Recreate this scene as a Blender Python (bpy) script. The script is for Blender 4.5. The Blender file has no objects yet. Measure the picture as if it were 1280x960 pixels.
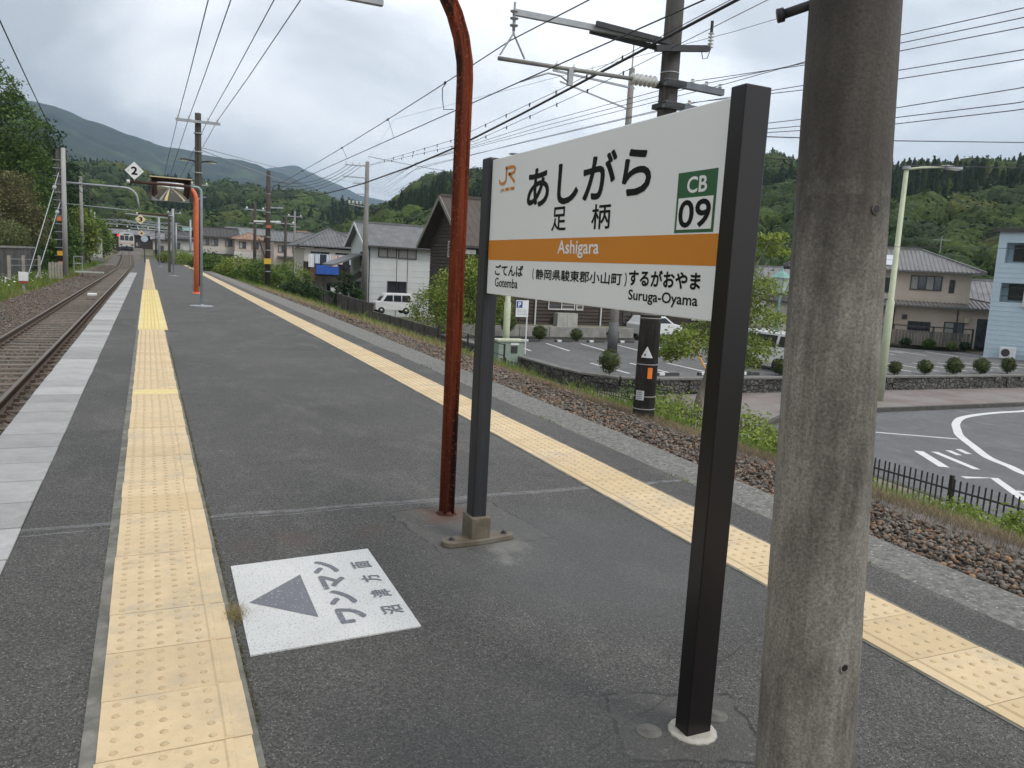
import bpy, bmesh, math, random
import numpy as np
from mathutils import Vector, Matrix, noise as mnoise
random.seed(7); RNG = np.random.default_rng(7)
S = bpy.context.scene
COL = S.collection
# ---------------------------------------------------------------- camera
cam_d = bpy.data.cameras.new('camera'); cam = bpy.data.objects.new('camera', cam_d); COL.objects.link(cam)
_f, _pit, _yaw, _roll, _h = 987.5228, 0.14272992, 0.43565002, 0.05335656, 1.29169643
def _basis():
    cp, sp, cy, sy = math.cos(_pit), math.sin(_pit), math.cos(_yaw), math.sin(_yaw)
    w = Vector((sy*cp, cy*cp, -sp)); r = Vector((cy, -sy, 0)); u = r.cross(w)
    c, s = math.cos(_roll), math.sin(_roll)
    return c*r+s*u, -s*r+c*u, w
_r, _u, _w = _basis()
cam.matrix_world = Matrix(((_r.x, _u.x, -_w.x, 0), (_r.y, _u.y, -_w.y, 0), (_r.z, _u.z, -_w.z, _h), (0, 0, 0, 1)))
cam_d.sensor_fit = 'HORIZONTAL'; cam_d.sensor_width = 36; cam_d.lens = _f/1280*36
cam_d.clip_start = 0.05; cam_d.clip_end = 12000
S.camera = cam
# ---------------------------------------------------------------- sky, sun, exposure
SUN_EL, SUN_AZ = math.radians(56), math.radians(150)      # azimuth from +Y towards +X
world = bpy.data.worlds.new('World'); S.world = world; world.use_nodes = True
wn, wl = world.node_tree.nodes, world.node_tree.links; wn.clear()
def W(t, **k):
    n = wn.new(t)
    for a, b in k.items(): setattr(n, a, b)
    return n
out = W('ShaderNodeOutputWorld'); bg = W('ShaderNodeBackground'); bg2 = W('ShaderNodeBackground'); add = W('ShaderNodeMixShader')
sky = W('ShaderNodeTexSky', sky_type='NISHITA', sun_disc=False); sky.sun_elevation = SUN_EL; sky.sun_rotation = SUN_AZ; sky.dust_density = 3
wl.new(sky.outputs[0], bg.inputs[0]); bg.inputs[1].default_value = 0.1
tc = W('ShaderNodeTexCoord'); mp = W('ShaderNodeMapping'); mp.inputs['Scale'].default_value = (1, 1, 2.2); mp.inputs['Location'].default_value = (0.35, 0.2, 0.5)
wl.new(tc.outputs['Generated'], mp.inputs[0])
n1 = W('ShaderNodeTexNoise'); n1.inputs['Scale'].default_value = 2.4; n1.inputs['Detail'].default_value = 10; n1.inputs['Roughness'].default_value = 0.50; n1.inputs['Distortion'].default_value = 0.5
wl.new(mp.outputs[0], n1.inputs['Vector'])
rp = W('ShaderNodeValToRGB'); e = rp.color_ramp.elements
e[0].position = 0.40; e[0].color = (0.44, 0.465, 0.50, 1); e[1].position = 0.58; e[1].color = (0.87, 0.88, 0.895, 1)
x = e.new(0.46); x.color = (0.56, 0.585, 0.62, 1); x = e.new(0.52); x.color = (0.72, 0.745, 0.775, 1)
wl.new(n1.outputs[0], rp.inputs[0]); wl.new(rp.outputs[0], bg2.inputs[0]); bg2.inputs[1].default_value = 1.0
# thinner cloud on the side where the sun stands
dt = W('ShaderNodeVectorMath', operation='DOT_PRODUCT'); _b = math.radians(80); dt.inputs[1].default_value = (math.sin(_b)*math.cos(.3), math.cos(_b)*math.cos(.3), math.sin(.3))
wl.new(tc.outputs['Generated'], dt.inputs[0])
mr = W('ShaderNodeMapRange'); mr.interpolation_type = 'SMOOTHSTEP'; mr.inputs['From Min'].default_value = -.25; mr.inputs['From Max'].default_value = 1; mr.inputs['To Min'].default_value = 1.14; mr.inputs['To Max'].default_value = 1.66
wl.new(dt.outputs['Value'], mr.inputs[0]); wl.new(mr.outputs[0], bg2.inputs[1])
add.inputs[0].default_value = 0.93
wl.new(bg.outputs[0], add.inputs[1]); wl.new(bg2.outputs[0], add.inputs[2]); wl.new(add.outputs[0], out.inputs[0])
sd = bpy.data.lights.new('sun', 'SUN'); sd.energy = 1.1; sd.angle = math.radians(14); sd.color = (1, 0.96, 0.9)
so = bpy.data.objects.new('sun', sd); COL.objects.link(so)
_d = Vector((math.sin(SUN_AZ)*math.cos(SUN_EL), math.cos(SUN_AZ)*math.cos(SUN_EL), math.sin(SUN_EL)))
so.rotation_euler = _d.to_track_quat('Z', 'Y').to_euler(); so.location = (20, 10, 40)
S.view_settings.view_transform = 'Standard'; S.view_settings.look = 'None'; S.view_settings.exposure = 0.27; S.view_settings.gamma = 1
S.cycles.volume_bounces = 0; S.cycles.max_bounces = 6; S.cycles.volume_max_steps = 64

# ---------------------------------------------------------------- materials
def nodes(name):
    m = bpy.data.materials.new(name); m.use_nodes = True
    return m, m.node_tree.nodes, m.node_tree.links, m.node_tree.nodes['Principled BSDF']
def mixc(nt, fac, a, b, mode='MIX'):
    n = nt.nodes.new('ShaderNodeMix'); n.data_type = 'RGBA'; n.blend_type = mode
    for i, v in ((0, fac), (6, a), (7, b)):
        if hasattr(v, 'is_linked'): nt.links.new(v, n.inputs[i])
        elif i == 0: n.inputs[i].default_value = v
        else: n.inputs[i].default_value = (*v[:3], 1)
    return n.outputs[2]
def noise(nt, scale, detail=4, rough=.55, vec=None, sc=None, out=0, kind='ShaderNodeTexNoise'):
    n = nt.nodes.new(kind); n.inputs['Scale'].default_value = scale
    if kind == 'ShaderNodeTexNoise': n.inputs['Detail'].default_value = detail; n.inputs['Roughness'].default_value = rough
    if vec is None: vec = coords(nt)
    if sc is not None:
        m = nt.nodes.new('ShaderNodeMapping'); m.inputs['Scale'].default_value = sc; nt.links.new(vec, m.inputs[0]); vec = m.outputs[0]
    nt.links.new(vec, n.inputs['Vector']); return n.outputs[out]
def coords(nt):
    t = nt.nodes.get('TC') or nt.nodes.new('ShaderNodeTexCoord'); t.name = 'TC'; return t.outputs['Object']
def ramp(nt, v, p0, p1, c0=(0, 0, 0), c1=(1, 1, 1)):
    n = nt.nodes.new('ShaderNodeValToRGB'); nt.links.new(v, n.inputs[0]); e = n.color_ramp.elements
    e[0].position = p0; e[1].position = p1; e[0].color = (*c0, 1); e[1].color = (*c1, 1); return n.outputs[0]
def math_(nt, op, a, b=0.):
    n = nt.nodes.new('ShaderNodeMath'); n.operation = op
    for i, v in enumerate((a, b)):
        if hasattr(v, 'is_linked'): nt.links.new(v, n.inputs[i])
        else: n.inputs[i].default_value = v
    return n.outputs[0]
def bump(nt, b, h, strength=.3, dist=.01, prev=None):
    n = nt.nodes.new('ShaderNodeBump'); n.inputs['Strength'].default_value = strength; n.inputs['Distance'].default_value = dist
    nt.links.new(h, n.inputs['Height'])
    if prev: nt.links.new(prev, n.inputs['Normal'])
    if b: nt.links.new(n.outputs[0], b.inputs['Normal'])
    return n.outputs[0]
MC = {}
def mat(name, col, rough=.75, var=.18, scale=6, metal=0., bmp=0., bscale=60, stretch=None, col2=None, amt=.5, spot=None, rnd=0., spec=None, coat=0, fine=0.):
    """base colour with noise variation, optional second colour in patches, spots, per-object variation"""
    if name in MC: return MC[name]
    m, N, L, b = nodes(name); nt = m.node_tree
    n = noise(nt, scale, 5, .6, sc=stretch)
    c = mixc(nt, ramp(nt, n, .3, .7), [v*(1-var) for v in col], [v*(1+var) for v in col])
    if col2:
        n2 = noise(nt, scale*.45, 7, .65, sc=stretch); c = mixc(nt, ramp(nt, n2, 1-amt-.06, 1-amt+.1), c, col2)
    if fine:
        n4 = noise(nt, bscale*2.2, 2, .5); c = mixc(nt, ramp(nt, n4, .3, .7, (1-fine,)*3, (1+fine,)*3), c, c) if 0 else mixc(nt, 1., c, ramp(nt, n4, .3, .7, (1-fine,)*3, (min(1, 1),)*3), 'MULTIPLY')
    if spot:
        n3 = noise(nt, spot[0], 2, .5); c = mixc(nt, ramp(nt, n3, spot[1], spot[1]+.04), c, spot[2])
    if rnd:
        o = N.new('ShaderNodeObjectInfo'); mr_ = N.new('ShaderNodeMapRange'); L.new(o.outputs['Random'], mr_.inputs[0]); mr_.inputs[3].default_value = 1-rnd; mr_.inputs[4].default_value = 1+rnd*.4
        cc = N.new('ShaderNodeCombineColor'); [L.new(mr_.outputs[0], cc.inputs[i]) for i in range(3)]
        c = mixc(nt, 1., c, cc.outputs[0], 'MULTIPLY')
    L.new(c, b.inputs['Base Color']); b.inputs['Roughness'].default_value = rough; b.inputs['Metallic'].default_value = metal
    if spec is not None: b.inputs['Specular IOR Level'].default_value = spec
    if coat: b.inputs['Coat Weight'].default_value = coat; b.inputs['Coat Roughness'].default_value = .15
    if bmp: bump(nt, b, noise(nt, bscale, 5, .6, sc=stretch), bmp, .01)
    MC[name] = m; return m
def leafmat(name, c0, c1, trans=.3, rough=.6):
    m, N, L, b = nodes(name); nt = m.node_tree
    a = N.new('ShaderNodeAttribute'); a.attribute_name = 'tint'
    c = mixc(nt, ramp(nt, noise(nt, .9, 3), .35, .65), c0, c1)
    c = mixc(nt, 1., c, a.outputs['Color'], 'MULTIPLY')
    L.new(c, b.inputs['Base Color']); b.inputs['Roughness'].default_value = rough; b.inputs['Specular IOR Level'].default_value = .25
    if trans:
        t = N.new('ShaderNodeBsdfTranslucent'); L.new(c, t.inputs[0]); mx = N.new('ShaderNodeMixShader'); mx.inputs[0].default_value = trans
        L.new(b.outputs[0], mx.inputs[1]); L.new(t.outputs[0], mx.inputs[2]); L.new(mx.outputs[0], N['Material Output'].inputs[0])
    MC[name] = m; return m
def glass(name, col=(.05, .06, .07), rough=.08):
    m, N, L, b = nodes(name); nt = m.node_tree
    L.new(mixc(nt, ramp(nt, noise(nt, 1.2, 3), .4, .6), [v*.6 for v in col], col), b.inputs['Base Color'])
    b.inputs['Roughness'].default_value = rough; b.inputs['Specular IOR Level'].default_value = .8; MC[name] = m; return m

# ---------------------------------------------------------------- mesh helpers
def tag(o, label=None, cat=None, group=None, kind=None):
    if label: o['label'] = label
    if cat: o['category'] = cat
    if group: o['group'] = group
    if kind: o['kind'] = kind
    return o
def empty(name, loc=(0, 0, 0), rz=0., label=None, cat=None, group=None):
    o = bpy.data.objects.new(name, None); COL.objects.link(o); o.location = loc; o.rotation_euler = (0, 0, rz); o.empty_display_size = .1
    return tag(o, label, cat, group)
class MB:
    def __init__(s): s.v = []; s.f = []; s.m = []
    def add(s, vs, fs, mi=0):
        k = len(s.v); s.v += [tuple(p) for p in vs]; s.f += [tuple(i+k for i in f) for f in fs]; s.m += [mi]*len(fs); return s
    def box(s, x0, x1, y0, y1, z0, z1, mi=0):
        return s.add([(x0, y0, z0), (x1, y0, z0), (x1, y1, z0), (x0, y1, z0), (x0, y0, z1), (x1, y0, z1), (x1, y1, z1), (x0, y1, z1)],
                     [(0, 3, 2, 1), (4, 5, 6, 7), (0, 1, 5, 4), (1, 2, 6, 5), (2, 3, 7, 6), (3, 0, 4, 7)], mi)
    def cbox(s, cx, cy, cz, sx, sy, sz, mi=0): return s.box(cx-sx/2, cx+sx/2, cy-sy/2, cy+sy/2, cz-sz/2, cz+sz/2, mi)
    def prism(s, poly, z0, z1, mi=0):
        n = len(poly); v = [(x, y, z0) for x, y in poly]+[(x, y, z1) for x, y in poly]
        return s.add(v, [tuple(range(n-1, -1, -1)), tuple(range(n, 2*n))]+[(i, (i+1) % n, n+(i+1) % n, n+i) for i in range(n)], mi)
    def extr(s, poly, a, b, mi=0):
        """closed 3-D polygon poly moved by vector b-a"""
        d = Vector(b)-Vector(a); n = len(poly); v = [Vector(p) for p in poly]; v = v+[p+d for p in v]
        return s.add(v, [tuple(range(n-1, -1, -1)), tuple(range(n, 2*n))]+[(i, (i+1) % n, n+(i+1) % n, n+i) for i in range(n)], mi)
    def beam(s, p, q, w, h=None, mi=0):
        h = w if h is None else h; p, q = Vector(p), Vector(q); d = (q-p).normalized()
        a = d.cross(Vector((0, 0, 1))); a = Vector((1, 0, 0)) if a.length < 1e-4 else a.normalized(); b = a.cross(d)
        v = [c+a*sx*w/2+b*sy*h/2 for c in (p, q) for sx, sy in ((-1, -1), (1, -1), (1, 1), (-1, 1))]
        return s.add(v, [(0, 1, 2, 3), (7, 6, 5, 4), (0, 4, 5, 1), (1, 5, 6, 2), (2, 6, 7, 3), (3, 7, 4, 0)], mi)
    def tube(s, pts, r, n=8, mi=0, cap=True):
        pts = [Vector(p) for p in pts]; r = r if hasattr(r, '__len__') else [r]*len(pts); prev = None; vs = []
        for i, p in enumerate(pts):
            d = (pts[min(i+1, len(pts)-1)]-pts[max(i-1, 0)]).normalized()
            if prev is None:
                a = d.cross(Vector((0, 0, 1)) if abs(d.z) < .9 else Vector((1, 0, 0))).normalized()
            else: a = (prev-d*prev.dot(d)).normalized()
            prev = a; b = d.cross(a)
            vs += [p+(a*math.cos(t)+b*math.sin(t))*r[i] for t in (2*math.pi*k/n for k in range(n))]
        fs = [(i*n+k, i*n+(k+1) % n, (i+1)*n+(k+1) % n, (i+1)*n+k) for i in range(len(pts)-1) for k in range(n)]
        if cap: fs += [tuple(range(n-1, -1, -1)), tuple((len(pts)-1)*n+k for k in range(n))]
        return s.add(vs, fs, mi)
    def lathe(s, prof, c=(0, 0, 0), n=12, mi=0):
        vs = [(c[0]+r*math.cos(2*math.pi*k/n), c[1]+r*math.sin(2*math.pi*k/n), c[2]+z) for r, z in prof for k in range(n)]
        fs = [(i*n+k, i*n+(k+1) % n, (i+1)*n+(k+1) % n, (i+1)*n+k) for i in range(len(prof)-1) for k in range(n)]
        fs += [tuple(range(n-1, -1, -1)), tuple((len(prof)-1)*n+k for k in range(n))]
        return s.add(vs, fs, mi)
    def build(s, name, mats, parent=None, smooth=False, bevel=0, seg=2):
        me = bpy.data.meshes.new(name); me.from_pydata(s.v, [], s.f)
        for m in (mats if isinstance(mats, (list, tuple)) else [mats]): me.materials.append(m)
        if any(s.m): me.polygons.foreach_set('material_index', s.m)
        if smooth: me.polygons.foreach_set('use_smooth', [True]*len(s.f))
        o = bpy.data.objects.new(name, me); COL.objects.link(o)
        if parent: o.parent = parent
        if bevel:
            b = o.modifiers.new('bevel', 'BEVEL'); b.width = bevel; b.segments = seg; b.limit_method = 'ANGLE'
        return o
def cp(o, parent=None, loc=None, rz=None, **t):
    """copy a thing with its parts and sub-parts"""
    c = o.copy(); COL.objects.link(c)
    if parent: c.parent = parent
    if loc is not None: c.location = loc
    if rz is not None: c.rotation_euler = (0, 0, rz)
    for ch in list(o.children): cp(ch, c)
    tag(c, **t); return c
def npmesh(name, V, F, mats, tint=None, parent=None, smooth=False, mi=None):
    """V (n,3), F (m,k) all polygons of k corners"""
    me = bpy.data.meshes.new(name); F = np.asarray(F, np.int32); V = np.asarray(V, np.float32); k = F.shape[1]
    me.vertices.add(len(V)); me.vertices.foreach_set('co', V.ravel()); me.loops.add(F.size); me.loops.foreach_set('vertex_index', F.ravel())
    me.polygons.add(len(F)); me.polygons.foreach_set('loop_start', np.arange(0, F.size, k, dtype=np.int32)); me.polygons.foreach_set('loop_total', np.full(len(F), k, np.int32))
    if smooth: me.polygons.foreach_set('use_smooth', np.ones(len(F), bool))
    for m in (mats if isinstance(mats, (list, tuple)) else [mats]): me.materials.append(m)
    if mi is not None: me.polygons.foreach_set('material_index', np.asarray(mi, np.int32))
    me.update(calc_edges=True)
    if tint is not None:
        a = me.color_attributes.new('tint', 'FLOAT_COLOR', 'POINT'); c = np.ones((len(V), 4), np.float32)
        t = np.asarray(tint, np.float32); c[:, :3] = t if t.ndim == 2 else t[:, None]; a.data.foreach_set('color', c.ravel())
    o = bpy.data.objects.new(name, me); COL.objects.link(o)
    if parent: o.parent = parent
    return o
_ico = {}
def ico(sub):
    if sub not in _ico:
        bm = bmesh.new(); bmesh.ops.create_icosphere(bm, subdivisions=sub, radius=1)
        _ico[sub] = (np.array([v.co[:] for v in bm.verts]), np.array([[v.index for v in f.verts] for f in bm.faces])); bm.free()
    return _ico[sub]
def leaf_quads(C, size, rng, up=.35, outw=None):
    """one small rhombic leaf per centre, turned at random"""
    n = len(C); a = rng.normal(size=(n, 3)); a /= np.linalg.norm(a, axis=1)[:, None]
    nrm = rng.normal(size=(n, 3)); nrm[:, 2] = np.abs(nrm[:, 2])+up; b = np.cross(nrm, a); b /= np.linalg.norm(b, axis=1)[:, None]+1e-9
    if outw is not None: nrm = outw+rng.normal(size=(n, 3))*.33; b = np.cross(nrm, a); b /= np.linalg.norm(b, axis=1)[:, None]+1e-9
    a = np.cross(b, nrm); a /= np.linalg.norm(a, axis=1)[:, None]+1e-9
    s = (size*rng.uniform(.6, 1.3, n))[:, None]
    V = np.stack([C-a*s, C-b*s*.5+a*s*.1, C+a*s, C+b*s*.5+a*s*.1], 1).reshape(-1, 3)
    return V, np.arange(4*n).reshape(n, 4)
def blob_leaves(blobs, n, size, rng, clump=.28, shell=.75, spread=.16, tv=.35, flat=.8):
    """leaves in clumps spread through ellipsoids (cx,cy,cz,rx,ry,rz)"""
    B = np.array(blobs, float); w = B[:, 3]*B[:, 4]*B[:, 5]; w = w**.67; w /= w.sum()
    nc = max(8, int(n*clump/8)); bi = rng.choice(len(B), nc, p=w)
    d = rng.normal(size=(nc, 3)); d /= np.linalg.norm(d, axis=1)[:, None]
    rr = rng.uniform(shell**3, 1.05, nc)**(1/3)
    cc = B[bi, :3]+d*rr[:, None]*B[bi, 3:]
    ct = rng.uniform(1-tv, 1+tv, nc)
    k = rng.integers(0, nc, n); sp = spread*B[bi[k], 3:].mean(1)
    off = rng.normal(size=(n, 3))*sp[:, None]; off[:, 2] *= flat
    V, F = leaf_quads(cc[k]+off, size, rng)
    t = np.repeat(ct[k]*rng.uniform(.85, 1.15, n), 4)
    tint = np.stack([t*1.0, t, t*.95], 1)
    return V, F, tint
def grow_tree(name, label, cat, base, blobs, trunk, n, size, lm, bark, rng=RNG, group=None, limbs=6, core=.55, r0=.2, **k):
    """thing: trunk with limbs, crown of leaf clumps; blobs and trunk points are relative to the base"""
    t = empty(name, base, 0, label, cat, group)
    mb = MB(); m = len(trunk); mb.tube(trunk, [r0*(1-.55*i/max(1, m-1)) for i in range(m)], 7)
    top = Vector(trunk[-1])
    for i in range(min(limbs, len(blobs)*2)):
        b = blobs[i % len(blobs)]; q = Vector(b[:3])+Vector((rng.normal()*b[3]*.35, rng.normal()*b[4]*.35, rng.normal()*b[5]*.35))
        s0 = Vector(trunk[max(1, m-2)]).lerp(top, rng.random()); mid = s0.lerp(q, .5)+Vector((0, 0, -.06*(q-s0).length))
        mb.tube([s0, mid, q], [r0*.36, r0*.22, r0*.07], 5)
    mb.build('trunk', bark, t, True)
    V, F, ti = blob_leaves(blobs, n, size, rng, **k)
    npmesh('crown', V, F, lm, ti, t)
    return t
FONTCACHE = {}
def glyphs(s, bold=0.):
    key = (s, bold)
    if key not in FONTCACHE:
        c = bpy.data.curves.new('lettering', 'FONT'); c.body = s; c.offset = bold; c.resolution_u = 4
        o = bpy.data.objects.new('lettering', c); COL.objects.link(o)
        dg = bpy.context.evaluated_depsgraph_get(); dg.update(); me = o.evaluated_get(dg).to_mesh()
        v = np.array([p.co[:2] for p in me.vertices]); f = [tuple(p.vertices) for p in me.polygons]
        o.evaluated_get(dg).to_mesh_clear(); bpy.data.objects.remove(o); bpy.data.curves.remove(c)
        v -= v.min(0); v /= v.max(0); FONTCACHE[key] = (v, f)
    return FONTCACHE[key]
def lettering(s, o, ux, uy, m, parent=None, bold=0., name='lettering'):
    """flat print in the rectangle o, o+ux, o+uy; bold in metres thickens the strokes by shifted layers"""
    v, f = glyphs(s); o, ux, uy = Vector(o), Vector(ux), Vector(uy); nx, ny = ux.normalized(), uy.normalized(); nn = nx.cross(ny)
    mb = MB()
    if not bold: offs = [(0, 0)]
    else:
        offs = [(0, 0)]+[(bold*math.cos(a*math.pi/4), bold*math.sin(a*math.pi/4)) for a in range(8)]
        o = o+nx*bold+ny*bold; ux = ux-nx*2*bold; uy = uy-ny*2*bold
    for i, (a0, b0) in enumerate(offs):
        mb.add([o+ux*float(a)+uy*float(b)+nx*a0+ny*b0+nn*(.00005*i) for a, b in v], f)
    return mb.build(name, m, parent)

# ================================================================ shared materials
M_conc = mat('concrete', (.30, .29, .27), .85, .2, 3, col2=(.22, .215, .20), bmp=.3, bscale=40)
M_steel = mat('galvanised_steel', (.36, .38, .40), .5, .15, 8, metal=.3)
M_dsteel = mat('dark_steel', (.035, .035, .04), .55, .3, 10)
M_wire = mat('cable_sheath', (.03, .03, .035), .6)
M_wht = mat('white_paint', (.74, .75, .75), .5, .06, 4)
M_blk = mat('black_paint', (.012, .011, .012), .42, .3, 6)
M_ink = mat('black_print', (.006, .006, .006), .6, 0, spec=.2)
M_orgp = mat('orange_print', (.66, .235, .015), .45, .03, 3)
M_ins = mat('white_porcelain', (.68, .69, .66), .3, .1, 10)
M_bark = mat('bark', (.16, .14, .11), .9, .35, 9, col2=(.24, .23, .19), bmp=.6, bscale=30, stretch=(1, 1, .3))
M_glass = glass('window_glass', (.10, .12, .14))
M_dglass = glass('dark_glass', (.035, .04, .046))
M_fold = [leafmat('leaf_mid', (.07, .13, .026), (.115, .18, .038)), leafmat('leaf_bright', (.17, .235, .045), (.25, .31, .07)),
          leafmat('leaf_dark', (.026, .055, .018), (.045, .085, .026)), leafmat('leaf_brown', (.13, .13, .055), (.19, .17, .08))]

# ================================================================ terrain
def sstep(a, b, x): t = np.clip((x-a)/(b-a), 0, 1); return t*t*(3-2*t)
def rise(y): return 1.9*(np.clip(y-100, 0, 120)/85)**1.25*(y > 100)
def zt(X, Y):
    X = np.asarray(X, float); Y = np.asarray(Y, float)
    r = rise(Y)
    z = np.where(X > 3.4, np.interp(X, [3.4, 3.41, 4.7, 5.3, 7.0, 12.6, 13.0], [-.6, -.17, -.2, -.34, -1.0, -3.15, -3.205]), -.93)
    z = np.where(X > 7, z+sstep(88, 150, Y)*3.6, z+np.where(X < 7, r*.95, 0))
    left = np.where(Y < 74, np.where(X < -8.0, 1.0+(-8.0-X)*.22, -.9), -.9+np.clip(-6.4-X, 0, 60)*.5*sstep(70, 84, Y)+0*X)
    z = np.where(X < -5.2, np.where(X < -6, left, -.88)+r*.6, z)
    return z
def grid_sheet(name, xs, ys, fz, m, kind='structure'):
    xs, ys = np.array(xs, float), np.array(ys, float); X, Y = np.meshgrid(xs, ys); Z = fz(X, Y)
    V = np.stack([X, Y, Z], -1).reshape(-1, 3); nx = len(xs)
    i = np.arange(len(ys)-1)[:, None]*nx+np.arange(nx-1)[None]; i = i.ravel()
    F = np.stack([i, i+1, i+nx+1, i+nx], 1)
    return tag(npmesh(name, V, F, m, smooth=True), kind=kind)
M_soil = mat('soil_and_weeds', (.10, .105, .05), .95, .35, .6, col2=(.15, .125, .08), bmp=.5, bscale=12)
xs = [-6000, -2500, -900, -400, -200, -120, -80, -50, -36, -28, -22, -17, -13, -11, -9.5, -8.6, -8.02, -7.99, -6.8, -6.2, -5.6, -5.2, -4.6, -3, -1.2, -.9, 3.39, 3.41, 4.1, 4.7, 5.0, 5.3, 5.8, 6.4, 7.0, 8.2, 9.6, 11, 12.6, 13, 16, 22, 30, 45, 60, 80, 110, 150, 200, 300, 500, 900, 2500, 6000]
ys = [-60, -20, -5, 0, 3, 6, 10, 15, 20, 26, 32, 40, 48, 56, 62, 66, 70, 72, 74, 77, 80, 84, 88, 93, 100, 110, 120, 130, 140, 150, 160, 175, 190, 205, 220, 260, 340, 500, 900, 2500, 7000]
grid_sheet('ground', xs, ys, zt, M_soil)

# ================================================================ platform
def asphalt(name, c0, c1, light, marks=()):
    m, N, L, b = nodes(name); nt = m.node_tree
    c = mixc(nt, ramp(nt, noise(nt, .55, 5, .6), .35, .68), c0, c1)
    c = mixc(nt, ramp(nt, noise(nt, 2.3, 6, .7, sc=(1, .45, 1)), .50, .72), c, [v*1.22 for v in c1]); c = mixc(nt, math_(nt, 'MULTIPLY', ramp(nt, noise(nt, 1.1, 6, .72), .56, .66), .6), c, [v*.72 for v in c0]); c = mixc(nt, math_(nt, 'MULTIPLY', ramp(nt, noise(nt, 9, 5, .75), .60, .72), .35), c, [v*1.7 for v in c1])
    v = noise(nt, 210, kind='ShaderNodeTexVoronoi', out=0)
    vc = noise(nt, 210, kind='ShaderNodeTexVoronoi', out=1)
    sp = nt.nodes.new('ShaderNodeSeparateColor'); nt.links.new(vc, sp.inputs[0])
    c = mixc(nt, 1., c, ramp(nt, sp.outputs[0], .0, 1., (.45,)*3, (1.5,)*3), 'MULTIPLY'); c = mixc(nt, 1., c, ramp(nt, noise(nt, 75, 3, .7), .36, .64, (.62,)*3, (1.30,)*3), 'MULTIPLY')
    st = math_(nt, 'MULTIPLY', math_(nt, 'GREATER_THAN', sp.outputs[0], .965), math_(nt, 'LESS_THAN', v, .40))
    c = mixc(nt, st, c, light)
    xyz = nt.nodes.new('ShaderNodeSeparateXYZ'); nt.links.new(coords(nt), xyz.inputs[0])
    wob = noise(nt, 3.5, 4, .6)
    for mk in marks:
        if mk[0] == 'spot':      # ('spot', x, y, r, soft, colour, strength, noise)
            dx = math_(nt, 'SUBTRACT', xyz.outputs[0], mk[1]); dy = math_(nt, 'SUBTRACT', xyz.outputs[1], mk[2])
            d = math_(nt, 'SQRT', math_(nt, 'ADD', math_(nt, 'MULTIPLY', dx, dx), math_(nt, 'MULTIPLY', dy, dy)))
            d = math_(nt, 'ADD', d, math_(nt, 'MULTIPLY', math_(nt, 'SUBTRACT', noise(nt, 7, 6, .7), .5), mk[7]))
            k = ramp(nt, d, mk[3], mk[3]+mk[4], (mk[6],)*3, (0, 0, 0)); c = mixc(nt, k, c, mk[5])
        if mk[0] == 'rect':      # ('rect', cx, cy, hx, hy, rot, colour, strength): a patch with its own outline, pale grit inside
            ca, sa = math.cos(mk[5]), math.sin(mk[5]); ax = math_(nt, 'SUBTRACT', xyz.outputs[0], mk[1]); ay = math_(nt, 'SUBTRACT', xyz.outputs[1], mk[2])
            wx = math_(nt, 'MULTIPLY', math_(nt, 'SUBTRACT', noise(nt, 9, 5, .65), .5), .07)
            u = math_(nt, 'ABSOLUTE', math_(nt, 'ADD', math_(nt, 'MULTIPLY', ax, ca), math_(nt, 'MULTIPLY', ay, sa))); w_ = math_(nt, 'ABSOLUTE', math_(nt, 'SUBTRACT', math_(nt, 'MULTIPLY', ay, ca), math_(nt, 'MULTIPLY', ax, sa)))
            d = math_(nt, 'ADD', math_(nt, 'MAXIMUM', math_(nt, 'SUBTRACT', u, mk[3]), math_(nt, 'SUBTRACT', w_, mk[4])), wx)
            k = ramp(nt, math_(nt, 'ADD', d, .5), .497, .503, (mk[7],)*3, (0, 0, 0)); c = mixc(nt, k, c, mk[6])
            g = math_(nt, 'MULTIPLY', math_(nt, 'MULTIPLY', ramp(nt, noise(nt, 34, 6, .8), .54, .66), ramp(nt, noise(nt, 5, 3, .6), .45, .6)), math_(nt, 'LESS_THAN', d, 0)); c = mixc(nt, math_(nt, 'MULTIPLY', g, .75), c, (.34, .33, .28))
            k = math_(nt, 'MULTIPLY', math_(nt, 'LESS_THAN', math_(nt, 'ABSOLUTE', d), .006), ramp(nt, noise(nt, 11, 3, .6), .4, .5)); c = mixc(nt, math_(nt, 'MULTIPLY', k, .8), c, (.022, .021, .019))
        if mk[0] == 'line':      # ('line', y0, slope, halfwidth, colour, strength)
            dy = math_(nt, 'SUBTRACT', math_(nt, 'SUBTRACT', xyz.outputs[1], mk[1]), math_(nt, 'MULTIPLY', xyz.outputs[0], mk[2]))
            dy = math_(nt, 'ABSOLUTE', math_(nt, 'ADD', dy, math_(nt, 'MULTIPLY', math_(nt, 'SUBTRACT', wob, .5), .06)))
            k = math_(nt, 'MULTIPLY', math_(nt, 'LESS_THAN', dy, mk[3]), math_(nt, 'MULTIPLY', ramp(nt, noise(nt, 14, 5, .7), .35, .6), mk[5])); c = mixc(nt, k, c, mk[4])
    L.new(c, b.inputs['Base Color']); b.inputs['Roughness'].default_value = .72; b.inputs['Specular IOR Level'].default_value = .45
    n0 = bump(nt, None, v, .8, .005); bump(nt, b, noise(nt, 28, 4, .6), .25, .01, n0)
    MC[name] = m; return m
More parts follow.
